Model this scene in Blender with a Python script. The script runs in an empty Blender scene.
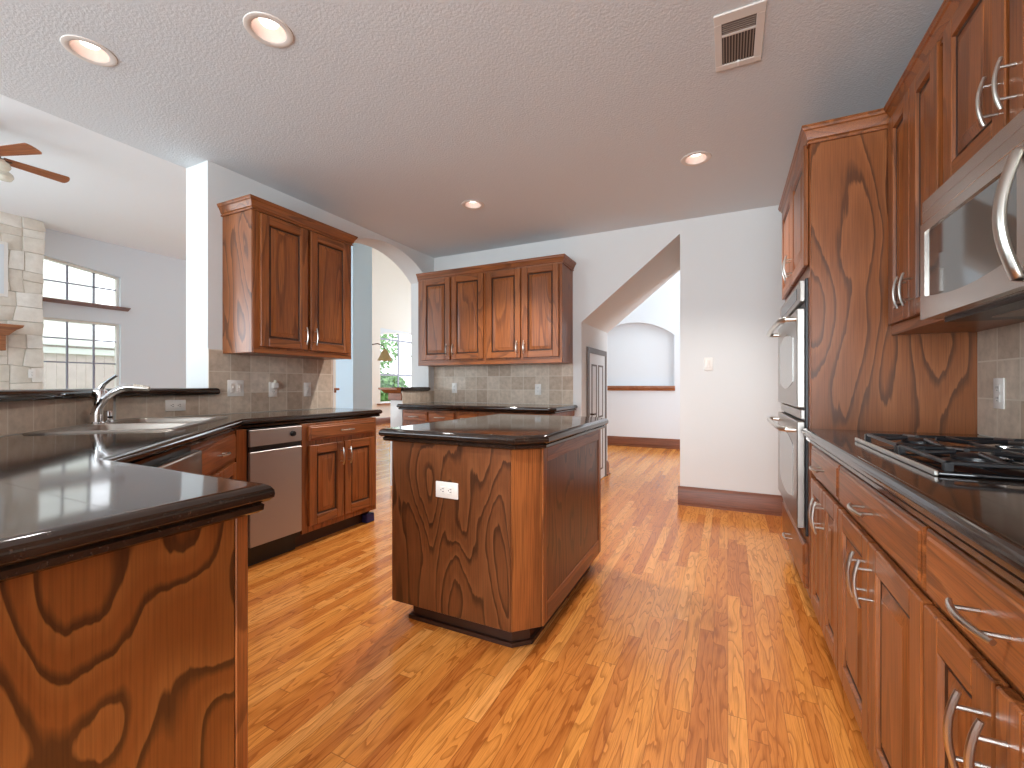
import bpy, bmesh, math, random
from math import sin, cos, pi, radians as R, sqrt, atan2
from mathutils import Vector, Matrix

random.seed(7)
SC = bpy.context.scene
COL = SC.collection

# ------------------------------------------------------------------ camera
H = 1.12
cam_d = bpy.data.cameras.new('camera')
cam = bpy.data.objects.new('camera', cam_d)
COL.objects.link(cam)
cam.location = (0, 0, H)
cam.rotation_euler = (R(90), 0, R(26.074))
cam_d.sensor_width = 36
cam_d.lens = 441.18 / 1024 * 36
cam_d.shift_y = 1 / 1024
cam_d.clip_start = 0.02
cam_d.clip_end = 200
SC.camera = cam

# ------------------------------------------------------------------ world, exposure
w = bpy.data.worlds.new('sky'); SC.world = w; w.use_nodes = True
bg = w.node_tree.nodes['Background']
bg.inputs[0].default_value = (0.93, 0.97, 1.0, 1)
bg.inputs[1].default_value = 2.2
vs = SC.view_settings
vs.view_transform = 'Standard'; vs.look = 'None'; vs.gamma = 1; vs.use_curve_mapping = False
vs.exposure = 0.52
SC.cycles.use_denoising = True
SC.cycles.max_bounces = 10
SC.cycles.diffuse_bounces = 6
SC.cycles.glossy_bounces = 4
SC.cycles.transparent_max_bounces = 12
SC.cycles.sample_clamp_indirect = 6
SC.cycles.caustics_reflective = False
SC.cycles.caustics_refractive = False


def area(name, loc, rot, sx, sy, power, color=(1, 1, 1)):
    l = bpy.data.lights.new(name, 'AREA'); l.shape = 'RECTANGLE'; l.size = sx; l.size_y = sy
    l.energy = power; l.color = color
    o = bpy.data.objects.new(name, l); COL.objects.link(o)
    o.location = loc; o.rotation_euler = rot
    return o


# added fill lights, set behind unseen openings of the kitchen and neighbouring rooms
area('fill_behind', (-0.5, -3.2, 1.25), (R(90), 0, 0), 2.7, 2.3, 172, (0.86, 0.95, 1.0))
area('fill_living', (-6.2, -4.25, 1.9), (R(90), 0, 0), 4.5, 2.6, 105, (0.78, 0.91, 1.0))
area('fill_living_side', (-9.25, -1.7, 1.7), (R(90), 0, R(-90)), 3.0, 2.2, 118, (0.80, 0.92, 1.0))
area('fill_hall', (-0.6, 6.9, 5.5), (0, 0, 0), 3.0, 2.2, 31, (0.78, 0.91, 1.0))
area('fill_hall_side', (2.7, 6.8, 1.9), (R(90), 0, R(90)), 1.8, 2.6, 44, (0.78, 0.91, 1.0))
area('fill_nook', (-6.2, 12.7, 2.4), (R(-90), 0, 0), 4.5, 3.2, 84, (0.78, 0.91, 1.0))



# ------------------------------------------------------------------ materials
def lin(c):
    return tuple(((x / 255) / 12.92 if x / 255 <= 0.04045 else ((x / 255 + 0.055) / 1.055) ** 2.4) for x in c) + (1,)


class NT:
    def __init__(self, name):
        self.m = bpy.data.materials.new(name); self.m.use_nodes = True
        self.t = self.m.node_tree; self.b = self.t.nodes['Principled BSDF']
        self.out = self.t.nodes['Material Output']

    def n(self, typ, **kw):
        nd = self.t.nodes.new('ShaderNode' + typ)
        for k, v in kw.items():
            if k.startswith('i_'):
                nd.inputs[k[2:]].default_value = v
            else:
                setattr(nd, k, v)
        return nd

    def l(self, a, b):
        self.t.links.new(a, b)

    def math(self, op, a, b=None, c=None):
        nd = self.n('Math', operation=op)
        for i, x in enumerate((a, b, c)):
            if x is None: continue
            if isinstance(x, (int, float)): nd.inputs[i].default_value = x
            else: self.l(x, nd.inputs[i])
        return nd.outputs[0]

    def ramp(self, fac, stops, interp='LINEAR'):
        nd = self.n('ValToRGB'); cr = nd.color_ramp; cr.interpolation = interp
        while len(cr.elements) < len(stops): cr.elements.new(0.5)
        for e, (p, c) in zip(cr.elements, stops): e.position = p; e.color = c
        self.l(fac, nd.inputs[0]); return nd.outputs[0]

    def mix(self, fac, a, b, blend='MIX'):
        nd = self.n('Mix', data_type='RGBA', blend_type=blend)
        for i, x in ((0, fac), (6, a), (7, b)):
            if isinstance(x, (int, float)): nd.inputs[i].default_value = x
            elif isinstance(x, tuple): nd.inputs[i].default_value = x
            else: self.l(x, nd.inputs[i])
        return nd.outputs[2]

    def obj_vec(self, rnd=0.0):
        tc = self.n('TexCoord')
        if not rnd: return tc.outputs['Object']
        oi = self.n('ObjectInfo')
        cb = self.n('CombineXYZ')
        self.l(self.math('MULTIPLY', oi.outputs['Random'], rnd), cb.inputs[0])
        self.l(self.math('MULTIPLY', oi.outputs['Random'], rnd * 1.7), cb.inputs[1])
        self.l(self.math('MULTIPLY', oi.outputs['Random'], rnd * 0.77), cb.inputs[2])
        va = self.n('VectorMath', operation='ADD')
        self.l(tc.outputs['Object'], va.inputs[0]); self.l(cb.outputs[0], va.inputs[1])
        return va.outputs[0]

    def mapping(self, vec, scale=(1, 1, 1), rot=(0, 0, 0), loc=(0, 0, 0)):
        nd = self.n('Mapping'); nd.inputs['Scale'].default_value = scale
        nd.inputs['Rotation'].default_value = rot; nd.inputs['Location'].default_value = loc
        self.l(vec, nd.inputs['Vector']); return nd.outputs[0]

    def noise(self, vec, scale, detail=2, rough=0.5, dist=0.0):
        nd = self.n('TexNoise'); nd.inputs['Scale'].default_value = scale
        nd.inputs['Detail'].default_value = detail; nd.inputs['Roughness'].default_value = rough
        nd.inputs['Distortion'].default_value = dist
        self.l(vec, nd.inputs['Vector']); return nd.outputs['Fac']

    def bump(self, h, strength=0.2, dist=0.01):
        nd = self.n('Bump'); nd.inputs['Strength'].default_value = strength
        nd.inputs['Distance'].default_value = dist
        self.l(h, nd.inputs['Height']); self.l(nd.outputs[0], self.b.inputs['Normal'])

    def set(self, rough=None, metal=None, spec=None, coat=None, color=None):
        b = self.b
        if rough is not None: b.inputs['Roughness'].default_value = rough
        if metal is not None: b.inputs['Metallic'].default_value = metal
        if spec is not None: b.inputs['Specular IOR Level'].default_value = spec
        if coat is not None: b.inputs['Coat Weight'].default_value = coat; b.inputs['Coat Roughness'].default_value = 0.12
        if color is not None:
            if isinstance(color, tuple): b.inputs['Base Color'].default_value = color
            else: self.l(color, b.inputs['Base Color'])
        return self.m


def plain(name, c, rough=0.5, metal=0.0, spec=0.5, coat=None, var=0.0):
    t = NT(name)
    if var:
        nz = t.noise(t.obj_vec(), 6, 3)
        c2 = tuple(max(0, x * (1 - var)) for x in lin(c)[:3]) + (1,)
        return t.set(rough, metal, spec, coat, t.mix(nz, lin(c), c2))
    return t.set(rough, metal, spec, coat, lin(c))


def wood(name, light, mid, dark, axis='z', S=3.2, N=7.0, along=0.2, rough=0.32, fig=1.0, rnd=40.0, pore=0.35, wobble=0.22):
    """stained oak: nested cathedral figure from noise contours, plus fine pores along the grain"""
    t = NT(name)
    v = t.obj_vec(rnd)
    i = 'xyz'.index(axis)
    s1 = [1.0] * 3; s1[i] = along
    s2 = [1.0] * 3; s2[i] = 0.018
    v1 = t.mapping(v, tuple(s1)); v2 = t.mapping(v, tuple(s2))
    sw = [1.0] * 3; sw[i] = 0.1
    wob = t.noise(t.mapping(v, tuple(sw)), 48, 2)
    n1 = t.noise(v1, S, 1.2, 0.4, 0.35)
    val = t.math('ADD', t.math('MULTIPLY', n1, N), t.math('MULTIPLY', wob, wobble))
    f = t.math('FRACT', val)
    c = t.ramp(f, [(0.0, lin(light)), (0.35, lin(mid)), (0.68, lin(mid)), (0.86, lin(dark)), (0.95, lin(dark)), (1.0, lin(light))])
    if fig < 1: c = t.mix(fig, lin(mid), c)
    p = t.noise(v2, 260, 2, 0.6)
    pr = t.ramp(p, [(0.36, (1 - pore, 1 - pore, 1 - pore, 1)), (0.56, (1.06, 1.06, 1.06, 1))])
    c = t.mix(1.0, c, pr, 'MULTIPLY')
    big = t.noise(v, 2.3, 2)
    c = t.mix(1.0, c, t.ramp(big, [(0.3, (0.86, 0.86, 0.86, 1)), (0.7, (1.1, 1.1, 1.1, 1))]), 'MULTIPLY')
    t.bump(p, 0.06, 0.002)
    return t.set(rough, 0, 0.45, None, c)


M = {}
LIGHT, MID, DARK = (160, 96, 50), (145, 83, 42), (102, 57, 30)
M['oak_v'] = wood('stained_oak_upright', LIGHT, MID, DARK, 'z', 5.5, 8, 0.11, fig=0.62)
M['oak_h'] = wood('stained_oak_level', LIGHT, MID, DARK, 'x', 5.5, 8, 0.11, fig=0.62)
M['oak_y'] = wood('stained_oak_along', LIGHT, MID, DARK, 'y', 5.5, 8, 0.11, fig=0.62)
M['panel'] = wood('figured_oak_panel', (120, 72, 41), (106, 61, 33), (70, 40, 22), 'z', 5.2, 10, 0.26, fig=0.95, pore=0.18, wobble=0.5)
M['panel_warm'] = wood('figured_oak_panel_warm', (150, 90, 51), (135, 78, 41), (92, 52, 28), 'z', 4.0, 9, 0.30, fig=0.95, pore=0.16, wobble=0.45)
M['panel_peninsula'] = wood('figured_oak_panel_orange', (140, 84, 40), (128, 72, 32), (78, 44, 22), 'z', 4.6, 9.0, 0.42, fig=1.0, pore=0.14, wobble=0.3, rough=0.28)
M['groove_dark'] = plain('dark_panel_groove', (66, 38, 24), 0.4, var=0.2)  # darker tone for the groove faces of the raised door panels
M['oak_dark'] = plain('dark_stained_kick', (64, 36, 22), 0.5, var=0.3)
M['base_wood'] = wood('baseboard_oak', (140, 84, 56), (126, 72, 46), (96, 52, 32), 'x', 5, 6, 0.05, fig=0.5, rough=0.4)
M['mantel'] = wood('mantel_oak', (178, 120, 82), (164, 106, 70), (130, 78, 48), 'y', 5, 6, 0.05, fig=0.5)
M['fan_wood'] = wood('fan_blade_wood', (176, 104, 58), (160, 90, 48), (128, 66, 34), 'x', 6, 6, 0.1, fig=0.5)


def paint(name, c, bump=0.1, scale=90, rough=0.85):
    t = NT(name)
    v = t.obj_vec()
    n = t.noise(v, scale, 3, 0.6)
    t.bump(n, bump, 0.004)
    return t.set(rough, 0, 0.25, None, lin(c))


M['wall'] = paint('wall_paint', (222, 223, 222), 0.12, 70)
M['wall_cool'] = paint('living_wall_paint', (224, 230, 236), 0.1, 70)
M['wall_cream'] = paint('nook_wall_paint', (232, 229, 222), 0.1, 70)
M['ceiling_bright'] = paint('living_ceiling_paint', (246, 248, 250), 0.1, 70)
M['pier'] = paint('pier_paint', (212, 234, 248), 0.08, 70)


def ceiling_mat():
    t = NT('knockdown_ceiling')
    v = t.obj_vec()
    n = t.noise(v, 85, 3, 0.5)
    t.bump(n, 0.35, 0.006)
    return t.set(0.9, 0, 0.2, None, lin((217, 222, 225)))


M['ceiling'] = ceiling_mat()
M['white'] = plain('white_plastic', (238, 234, 228), 0.4)
M['white_metal'] = plain('white_enamel', (226, 219, 211), 0.45)
M['slot'] = plain('dark_slot', (60, 54, 50), 0.6)
M['black'] = plain('black_plastic', (20, 20, 22), 0.35)
M['black_gloss'] = plain('black_glass', (14, 14, 16), 0.06, spec=0.6)
M['iron'] = plain('cast_iron', (22, 22, 25), 0.32, spec=0.6)
M['chrome'] = plain('chrome', (225, 226, 228), 0.07, 1.0)
M['nickel'] = plain('brushed_nickel', (205, 200, 192), 0.28, 1.0)
M['bronze'] = plain('fan_bronze', (70, 52, 40), 0.4, 0.6)
M['door_white'] = plain('door_paint', (222, 224, 226), 0.45)
M['door_groove'] = plain('dark_door_trim', (104, 92, 86), 0.5)  # grey-brown for the passage door casing and its panel borders
M['muntin'] = plain('window_muntin', (150, 152, 170), 0.4)
M['navy'] = plain('navy_blue_light', (40, 38, 92), 0.55)  # blue light on the toe kick end, put into the colour
M['vent_dark'] = plain('vent_inside', (66, 54, 48), 0.7)
M['vent_slat'] = plain('vent_slat', (150, 134, 122), 0.5)
M['fence'] = plain('fence_weathered', (226, 206, 204), 0.8, var=0.25)
M['siding'] = plain('pale_siding', (236, 234, 232), 0.7)
M['leaf'] = plain('leaf_green', (120, 165, 92), 0.6, var=0.45)
M['trunk'] = plain('bark', (110, 92, 78), 0.9, var=0.4)
M['lawn'] = plain('lawn_green', (150, 170, 120), 0.9, var=0.3)


def stainless(axis='x'):
    t = NT('stainless_' + axis)
    s = [1.0] * 3; s['xyz'.index(axis)] = 0.004
    n = t.noise(t.mapping(t.obj_vec(20), tuple(s)), 900, 1)
    t.l(t.ramp(n, [(0.3, (0.25, 0.25, 0.25, 1)), (0.7, (0.27, 0.27, 0.27, 1))]), t.b.inputs['Roughness'])
    return t.set(None, 1.0, 0.5, None, lin((192, 184, 176)))


M['mirror_glass'] = plain('mirrored_dark_glass', (128, 128, 126), 0.05, 0.9)
M['steel'] = stainless('x'); M['steel_v'] = plain('brushed_stainless_front', (170, 162, 156), 0.40, 0.75)
M['steel_oven'] = plain('oven_stainless', (160, 153, 147), 0.3, 1.0)
M['sink'] = plain('sink_steel', (172, 165, 157), 0.34, 1.0)


def counter_mat():
    t = NT('polished_stone_tile')
    v = t.obj_vec()
    n = t.noise(v, 14, 5, 0.65, 0.4)
    c = t.ramp(n, [(0.3, lin((28, 20, 16))), (0.55, lin((42, 31, 25))), (0.75, lin((60, 47, 38)))])
    n2 = t.noise(v, 160, 2)
    c = t.mix(t.ramp(n2, [(0.64, (0, 0, 0, 1)), (0.74, (0.3, 0.3, 0.3, 1))]), c, lin((96, 84, 76)))
    sx = t.n('SeparateXYZ'); t.l(v, sx.inputs[0])
    def line(o, off):
        f = t.math('FRACT', t.math('ADD', t.math('DIVIDE', o, 0.305), off))
        return t.math('LESS_THAN', t.math('ABSOLUTE', t.math('SUBTRACT', f, 0.5)), 0.0065)
    g = t.math('MAXIMUM', line(sx.outputs[0], 0.13), line(sx.outputs[1], 0.31))
    c = t.mix(t.math('MULTIPLY', g, 0.2), c, lin((50, 42, 36)))
    t.l(t.math('ADD', t.math('MULTIPLY', g, 0.05), 0.08), t.b.inputs['Roughness'])
    b = t.n('Bump'); b.inputs['Strength'].default_value = 0.1; b.inputs['Distance'].default_value = 0.001
    t.l(t.math('SUBTRACT', 1.0, g), b.inputs['Height']); t.l(b.outputs[0], t.b.inputs['Normal'])
    return t.set(None, 0, 0.75, None, c)


M['counter'] = counter_mat()


def backsplash_mat():
    """tumbled beige tile, local x along the wall and z up, 15 cm tiles"""
    t = NT('tumbled_beige_tile')
    v = t.obj_vec()
    sx = t.n('SeparateXYZ'); t.l(v, sx.inputs[0])
    u = t.math('DIVIDE', sx.outputs[0], 0.15); q = t.math('DIVIDE', sx.outputs[2], 0.15)
    cb = t.n('CombineXYZ'); t.l(t.math('FLOOR', u), cb.inputs[0]); t.l(t.math('FLOOR', q), cb.inputs[1])
    wn = t.n('TexWhiteNoise', noise_dimensions='3D'); t.l(cb.outputs[0], wn.inputs[0])
    c = t.ramp(wn.outputs[0], [(0, lin((190, 168, 148))), (0.5, lin((209, 191, 172))), (1, lin((222, 207, 191)))])
    n = t.noise(v, 22, 4, 0.6)
    c = t.mix(1.0, c, t.ramp(n, [(0.3, (0.8, 0.79, 0.77, 1)), (0.7, (1.08, 1.08, 1.08, 1))]), 'MULTIPLY')
    def edge(o):
        f = t.math('FRACT', o)
        return t.math('GREATER_THAN', t.math('ABSOLUTE', t.math('SUBTRACT', f, 0.5)), 0.480)
    g = t.math('MAXIMUM', edge(u), edge(q))
    c = t.mix(g, c, lin((218, 206, 190)))
    t.bump(t.math('ADD', t.math('SUBTRACT', 1.0, g), t.math('MULTIPLY', n, 0.4)), 0.35, 0.003)
    return t.set(0.5, 0, 0.35, None, c)


M['tile'] = backsplash_mat()


def floor_mat():
    t = NT('oak_strip_floor')
    v = t.obj_vec()
    sx = t.n('SeparateXYZ'); t.l(v, sx.inputs[0])
    row = t.math('DIVIDE', sx.outputs[0], 0.0572)
    ri = t.math('FLOOR', row)
    w1 = t.n('TexWhiteNoise', noise_dimensions='1D'); t.l(ri, w1.inputs['W'])
    yy = t.math('ADD', t.math('DIVIDE', sx.outputs[1], 0.95), t.math('MULTIPLY', w1.outputs[0], 9.0))
    yi = t.math('FLOOR', yy)
    cb = t.n('CombineXYZ'); t.l(ri, cb.inputs[0]); t.l(yi, cb.inputs[1])
    w2 = t.n('TexWhiteNoise', noise_dimensions='3D'); t.l(cb.outputs[0], w2.inputs[0])
    idv = w2.outputs[0]
    base = t.ramp(idv, [(0, lin((188, 110, 48))), (0.35, lin((210, 132, 60))), (0.7, lin((221, 146, 70))), (1, lin((230, 160, 88)))])
    # figure, shifted per board
    off = t.n('CombineXYZ'); t.l(t.math('MULTIPLY', idv, 31.0), off.inputs[0]); t.l(t.math('MULTIPLY', idv, 17.0), off.inputs[1])
    va = t.n('VectorMath', operation='ADD'); t.l(v, va.inputs[0]); t.l(off.outputs[0], va.inputs[1])
    fv = t.mapping(va.outputs[0], (1, 0.14, 1))
    n1 = t.noise(fv, 17, 1.5, 0.45, 0.5)
    f = t.math('FRACT', t.math('ADD', t.math('MULTIPLY', n1, 7.5), t.math('MULTIPLY', t.noise(fv, 90, 2), 0.3)))
    fig = t.ramp(f, [(0.0, (1.05, 1.05, 1.05, 1)), (0.55, (0.98, 0.97, 0.96, 1)), (0.80, (0.8, 0.74, 0.68, 1)), (0.93, (0.58, 0.49, 0.40, 1)), (0.97, (0.66, 0.56, 0.48, 1)), (1, (1.05, 1.05, 1.05, 1))])
    c = t.mix(0.85, base, fig, 'MULTIPLY')
    p = t.noise(t.mapping(va.outputs[0], (1, 0.03, 1)), 330, 2, 0.6)
    c = t.mix(1.0, c, t.ramp(p, [(0.36, (0.84, 0.8, 0.76, 1)), (0.55, (1.04, 1.04, 1.04, 1))]), 'MULTIPLY')
    gx = t.math('GREATER_THAN', t.math('ABSOLUTE', t.math('SUBTRACT', t.math('FRACT', row), 0.5)), 0.482)
    gy = t.math('GREATER_THAN', t.math('ABSOLUTE', t.math('SUBTRACT', t.math('FRACT', yy), 0.5)), 0.4985)
    g = t.math('MAXIMUM', gx, gy)
    c = t.mix(t.math('MULTIPLY', g, 0.55), c, lin((110, 60, 30)))
    t.bump(t.math('SUBTRACT', 1.0, g), 0.15, 0.001)
    t.l(t.math('ADD', 0.17, t.math('MULTIPLY', p, 0.09)), t.b.inputs['Roughness'])
    return t.set(None, 0, 0.5, None, c)


M['floor'] = floor_mat()


def stone_mat():
    t = NT('chopped_limestone')
    g = t.n('NewGeometry')
    c = t.ramp(g.outputs['Random Per Island'], [(0, lin((224, 215, 202))), (0.5, lin((236, 230, 220))), (1, lin((244, 240, 233)))])
    n = t.noise(t.obj_vec(), 9, 5, 0.6)
    c = t.mix(1.0, c, t.ramp(n, [(0.3, (0.88, 0.87, 0.85, 1)), (0.7, (1.05, 1.05, 1.05, 1))]), 'MULTIPLY')
    t.bump(n, 0.5, 0.02)
    return t.set(0.9, 0, 0.2, None, c)


M['stone'] = stone_mat()
M['mortar'] = plain('mortar', (214, 204, 189), 0.95, var=0.2)


def glass_mat():
    t = NT('clear_pane')
    tr = t.n('BsdfTransparent'); tr.inputs[0].default_value = (0.97, 0.98, 1.0, 1)
    gl = t.n('BsdfGlossy'); gl.inputs['Roughness'].default_value = 0.02
    fr = t.n('Fresnel'); fr.inputs[0].default_value = 1.35
    mx = t.n('MixShader'); t.l(fr.outputs[0], mx.inputs[0]); t.l(tr.outputs[0], mx.inputs[1]); t.l(gl.outputs[0], mx.inputs[2])
    t.l(mx.outputs[0], t.out.inputs[0])
    return t.m


M['glass'] = glass_mat()


def emit(name, c, s):
    t = NT(name)
    t.b.inputs['Emission Color'].default_value = lin(c); t.b.inputs['Emission Strength'].default_value = s
    return t.set(0.5, color=lin(c))


M['lamp'] = emit('lit_lamp', (255, 250, 246), 2.4)
M['can'] = plain('can_reflector', (206, 186, 176), 0.35)
M['shade'] = plain('amber_glass_shade', (208, 176, 118), 0.3, var=0.45)
M['globe'] = plain('opal_globe', (228, 222, 204), 0.25)


# ------------------------------------------------------------------ mesh helpers
def box(bm, x0, x1, y0, y1, z0, z1, mat=0, bevel=0.0, seg=2):
    t = bmesh.new()
    vs_ = [t.verts.new((x, y, z)) for z in (z0, z1) for y in (y0, y1) for x in (x0, x1)]
    for f in ((0, 2, 3, 1), (4, 5, 7, 6), (0, 1, 5, 4), (2, 6, 7, 3), (0, 4, 6, 2), (1, 3, 7, 5)):
        t.faces.new([vs_[i] for i in f])
    if bevel:
        bmesh.ops.bevel(t, geom=t.edges[:], offset=bevel, segments=seg, profile=0.5, affect='EDGES', clamp_overlap=True)
    for f in t.faces: f.material_index = mat
    add(bm, t)


def add(bm, t, mtx=None):
    if mtx is not None: bmesh.ops.transform(t, matrix=mtx, verts=t.verts)
    me = bpy.data.meshes.new('tmp'); t.to_mesh(me); t.free()
    bm.from_mesh(me); bpy.data.meshes.remove(me)


def prism(bm, poly, z0, z1, mat=0):
    """extrude a plan polygon (counter clockwise) from z0 to z1"""
    n = len(poly)
    a = [bm.verts.new((x, y, z0)) for x, y in poly]; b = [bm.verts.new((x, y, z1)) for x, y in poly]
    fs = [bm.faces.new(a[::-1]), bm.faces.new(b)]
    for i in range(n):
        fs.append(bm.faces.new((a[i], a[(i + 1) % n], b[(i + 1) % n], b[i])))
    for f in fs: f.material_index = mat


def inset_poly(poly, d):
    n = len(poly); out = []
    for i in range(n):
        p0, p1, p2 = Vector(poly[i - 1]), Vector(poly[i]), Vector(poly[(i + 1) % n])
        e1 = (p1 - p0).normalized(); e2 = (p2 - p1).normalized()
        n1 = Vector((-e1.y, e1.x)); n2 = Vector((-e2.y, e2.x))
        m = (n1 + n2); k = m.dot(n1)
        m = m / k if abs(k) > 1e-6 else n1
        out.append((p1.x + m.x * d, p1.y + m.y * d))
    return out


def slab(bm, poly, profile, hole=None, mat=0):
    """stack of inset copies of a ccw polygon: profile = [(inset, z), ...] from bottom to top; optional hole through it"""
    loops = [[bm.verts.new((x, y, z)) for x, y in inset_poly(poly, d)] for d, z in profile]
    n = len(poly)
    for A, B in zip(loops, loops[1:]):
        for i in range(n):
            bm.faces.new((A[i], A[(i + 1) % n], B[(i + 1) % n], B[i])).material_index = mat
    for L, z, up in ((loops[0], profile[0][1], False), (loops[-1], profile[-1][1], True)):
        if hole:
            holes_ = hole if isinstance(hole[0], list) else [hole]
            hv = [[bm.verts.new((x, y, z)) for x, y in h_] for h_ in holes_]
            edges = []
            for lp in [L] + hv:
                for i in range(len(lp)):
                    e = bm.edges.get((lp[i], lp[(i + 1) % len(lp)])) or bm.edges.new((lp[i], lp[(i + 1) % len(lp)]))
                    edges.append(e)
            bmesh.ops.triangle_fill(bm, use_beauty=True, edges=edges)
        else:
            bm.faces.new(L if up else L[::-1])


def tube(bm, pts, r, seg=10, mat=0, cap=True):
    pts = [Vector(p) for p in pts]; n = len(pts)
    rs = r if isinstance(r, (list, tuple)) else [r] * n
    rings = []; up = None
    for i, p in enumerate(pts):
        t = (pts[min(i + 1, n - 1)] - pts[max(i - 1, 0)]).normalized()
        if up is None:
            up = Vector((0, 0, 1)) if abs(t.z) < 0.9 else Vector((1, 0, 0))
        a = t.cross(up)
        if a.length < 1e-4: a = t.cross(Vector((1, 0, 0)))
        a.normalize(); b = a.cross(t).normalized(); up = b
        rings.append([bm.verts.new(p + a * cos(2 * pi * k / seg) * rs[i] + b * sin(2 * pi * k / seg) * rs[i]) for k in range(seg)])
    for A, B in zip(rings, rings[1:]):
        for k in range(seg):
            f = bm.faces.new((A[k], A[(k + 1) % seg], B[(k + 1) % seg], B[k])); f.material_index = mat; f.smooth = True
    if cap:
        bm.faces.new(rings[0][::-1]).material_index = mat; bm.faces.new(rings[-1]).material_index = mat


def lathe(bm, prof, c=(0, 0, 0), seg=32, mat=0, mtx=None):
    t = bmesh.new(); rings = []
    for r, z in prof:
        if r < 1e-5: rings.append([t.verts.new((0, 0, z))])
        else: rings.append([t.verts.new((r * cos(2 * pi * k / seg), r * sin(2 * pi * k / seg), z)) for k in range(seg)])
    for A, B in zip(rings, rings[1:]):
        for k in range(seg):
            a = A[k % len(A)]; b = A[(k + 1) % len(A)]; c_ = B[(k + 1) % len(B)]; d = B[k % len(B)]
            vs_ = []
            for x in (a, b, c_, d):
                if x not in vs_: vs_.append(x)
            if len(vs_) > 2:
                f = t.faces.new(vs_); f.smooth = True; f.material_index = mat
    m = Matrix.Translation(c) @ (mtx if mtx is not None else Matrix.Identity(4))
    add(bm, t, m)


def sweep(bm, path, prof, closed_profile=True, mat=0):
    """mitred moulding along a plan path; profile = [(out, z)], out is to the left-hand side of travel"""
    n = len(path); rows = []
    for i, p in enumerate(path):
        p = Vector(p)
        e1 = (p - Vector(path[i - 1])).normalized() if i > 0 else None
        e2 = (Vector(path[i + 1]) - p).normalized() if i < n - 1 else None
        if e1 is None: e1 = e2
        if e2 is None: e2 = e1
        n1 = Vector((-e1.y, e1.x)); n2 = Vector((-e2.y, e2.x)); m = n1 + n2; m = m / m.dot(n1)
        rows.append([bm.verts.new((p.x + m.x * o, p.y + m.y * o, z)) for o, z in prof])
    k = len(prof)
    for A, B in zip(rows, rows[1:]):
        for j in range(k if closed_profile else k - 1):
            bm.faces.new((A[j], B[j], B[(j + 1) % k], A[(j + 1) % k])).material_index = mat
    if closed_profile:
        bm.faces.new(rows[0]).material_index = mat; bm.faces.new(rows[-1][::-1]).material_index = mat


def holed(bm, outer, holes, plane, at, thick):
    """flat wall with holes: 2-D loops in the plane 'x' (loops are y,z) or 'y' (loops are x,z), thickened along +axis"""
    def P(u, v): return (at, u, v) if plane == 'x' else (u, at, v)
    t = bmesh.new(); edges = []
    for lp in [outer] + holes:
        vv = [t.verts.new(P(u, v)) for u, v in lp]
        for i in range(len(vv)): edges.append(t.edges.new((vv[i], vv[(i + 1) % len(vv)])))
    bmesh.ops.triangle_fill(t, use_beauty=True, edges=edges)
    r = bmesh.ops.extrude_face_region(t, geom=t.faces[:])
    d = Vector((thick, 0, 0)) if plane == 'x' else Vector((0, thick, 0))
    bmesh.ops.translate(t, vec=d, verts=[g for g in r['geom'] if isinstance(g, bmesh.types.BMVert)])
    bmesh.ops.recalc_face_normals(t, faces=t.faces[:])
    add(bm, t)


def build(name, bm, mats, parent=None, loc=(0, 0, 0), rz=0.0, smooth=35, recalc=True):
    if recalc: bmesh.ops.recalc_face_normals(bm, faces=bm.faces[:])
    me = bpy.data.meshes.new(name); bm.to_mesh(me); bm.free()
    for m in (mats if isinstance(mats, (list, tuple)) else [mats]): me.materials.append(M[m] if isinstance(m, str) else m)
    if smooth:
        for p in me.polygons: p.use_smooth = True
        me.set_sharp_from_angle(angle=R(smooth))
    o = bpy.data.objects.new(name, me); COL.objects.link(o)
    o.location = loc; o.rotation_euler = (0, 0, rz)
    if parent is not None: o.parent = parent
    return o


def tag(o, label, cat, group=None, kind=None):
    o['label'] = label; o['category'] = cat
    if group: o['group'] = group
    if kind: o['kind'] = kind
    return o


def thing(name, label, cat, loc=(0, 0, 0), rz=0.0, group=None):
    o = bpy.data.objects.new(name, None); COL.objects.link(o)
    o.empty_display_size = 0.05
    o.location = loc; o.rotation_euler = (0, 0, rz)
    return tag(o, label, cat, group)


def struct(o, label=None):
    o['kind'] = 'structure'
    if label: o['label'] = label
    return o


def copy_tree(o, parent=None):
    c = o.copy(); COL.objects.link(c)
    if parent is not None: c.parent = parent
    for ch in list(o.children): copy_tree(ch, c)
    return c


def B(): return bmesh.new()


# ------------------------------------------------------------------ room shell
XL, XR, YB, ZC = -3.22, 0.945, 4.42, 2.669
XO = -3.48                                   # outer face of the left wall
LW = -9.0                                    # outside wall of living room and nook
LC = 3.42                                    # living room ceiling

bm = B(); box(bm, -9.2, 2.6, -3.0, 12.4, -0.12, 0.0)
struct(build('floor', bm, 'floor', smooth=0))

bm = B(); box(bm, LW + .02, XO - .3, -3.95, 3.3, 0.0005, 0.012)  # unseen carpet added so the living room floor bounces less orange light
struct(build('added_floor_living', bm, plain('added_pale_carpet', (206, 204, 202), 0.95, var=.1), smooth=0))

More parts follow.
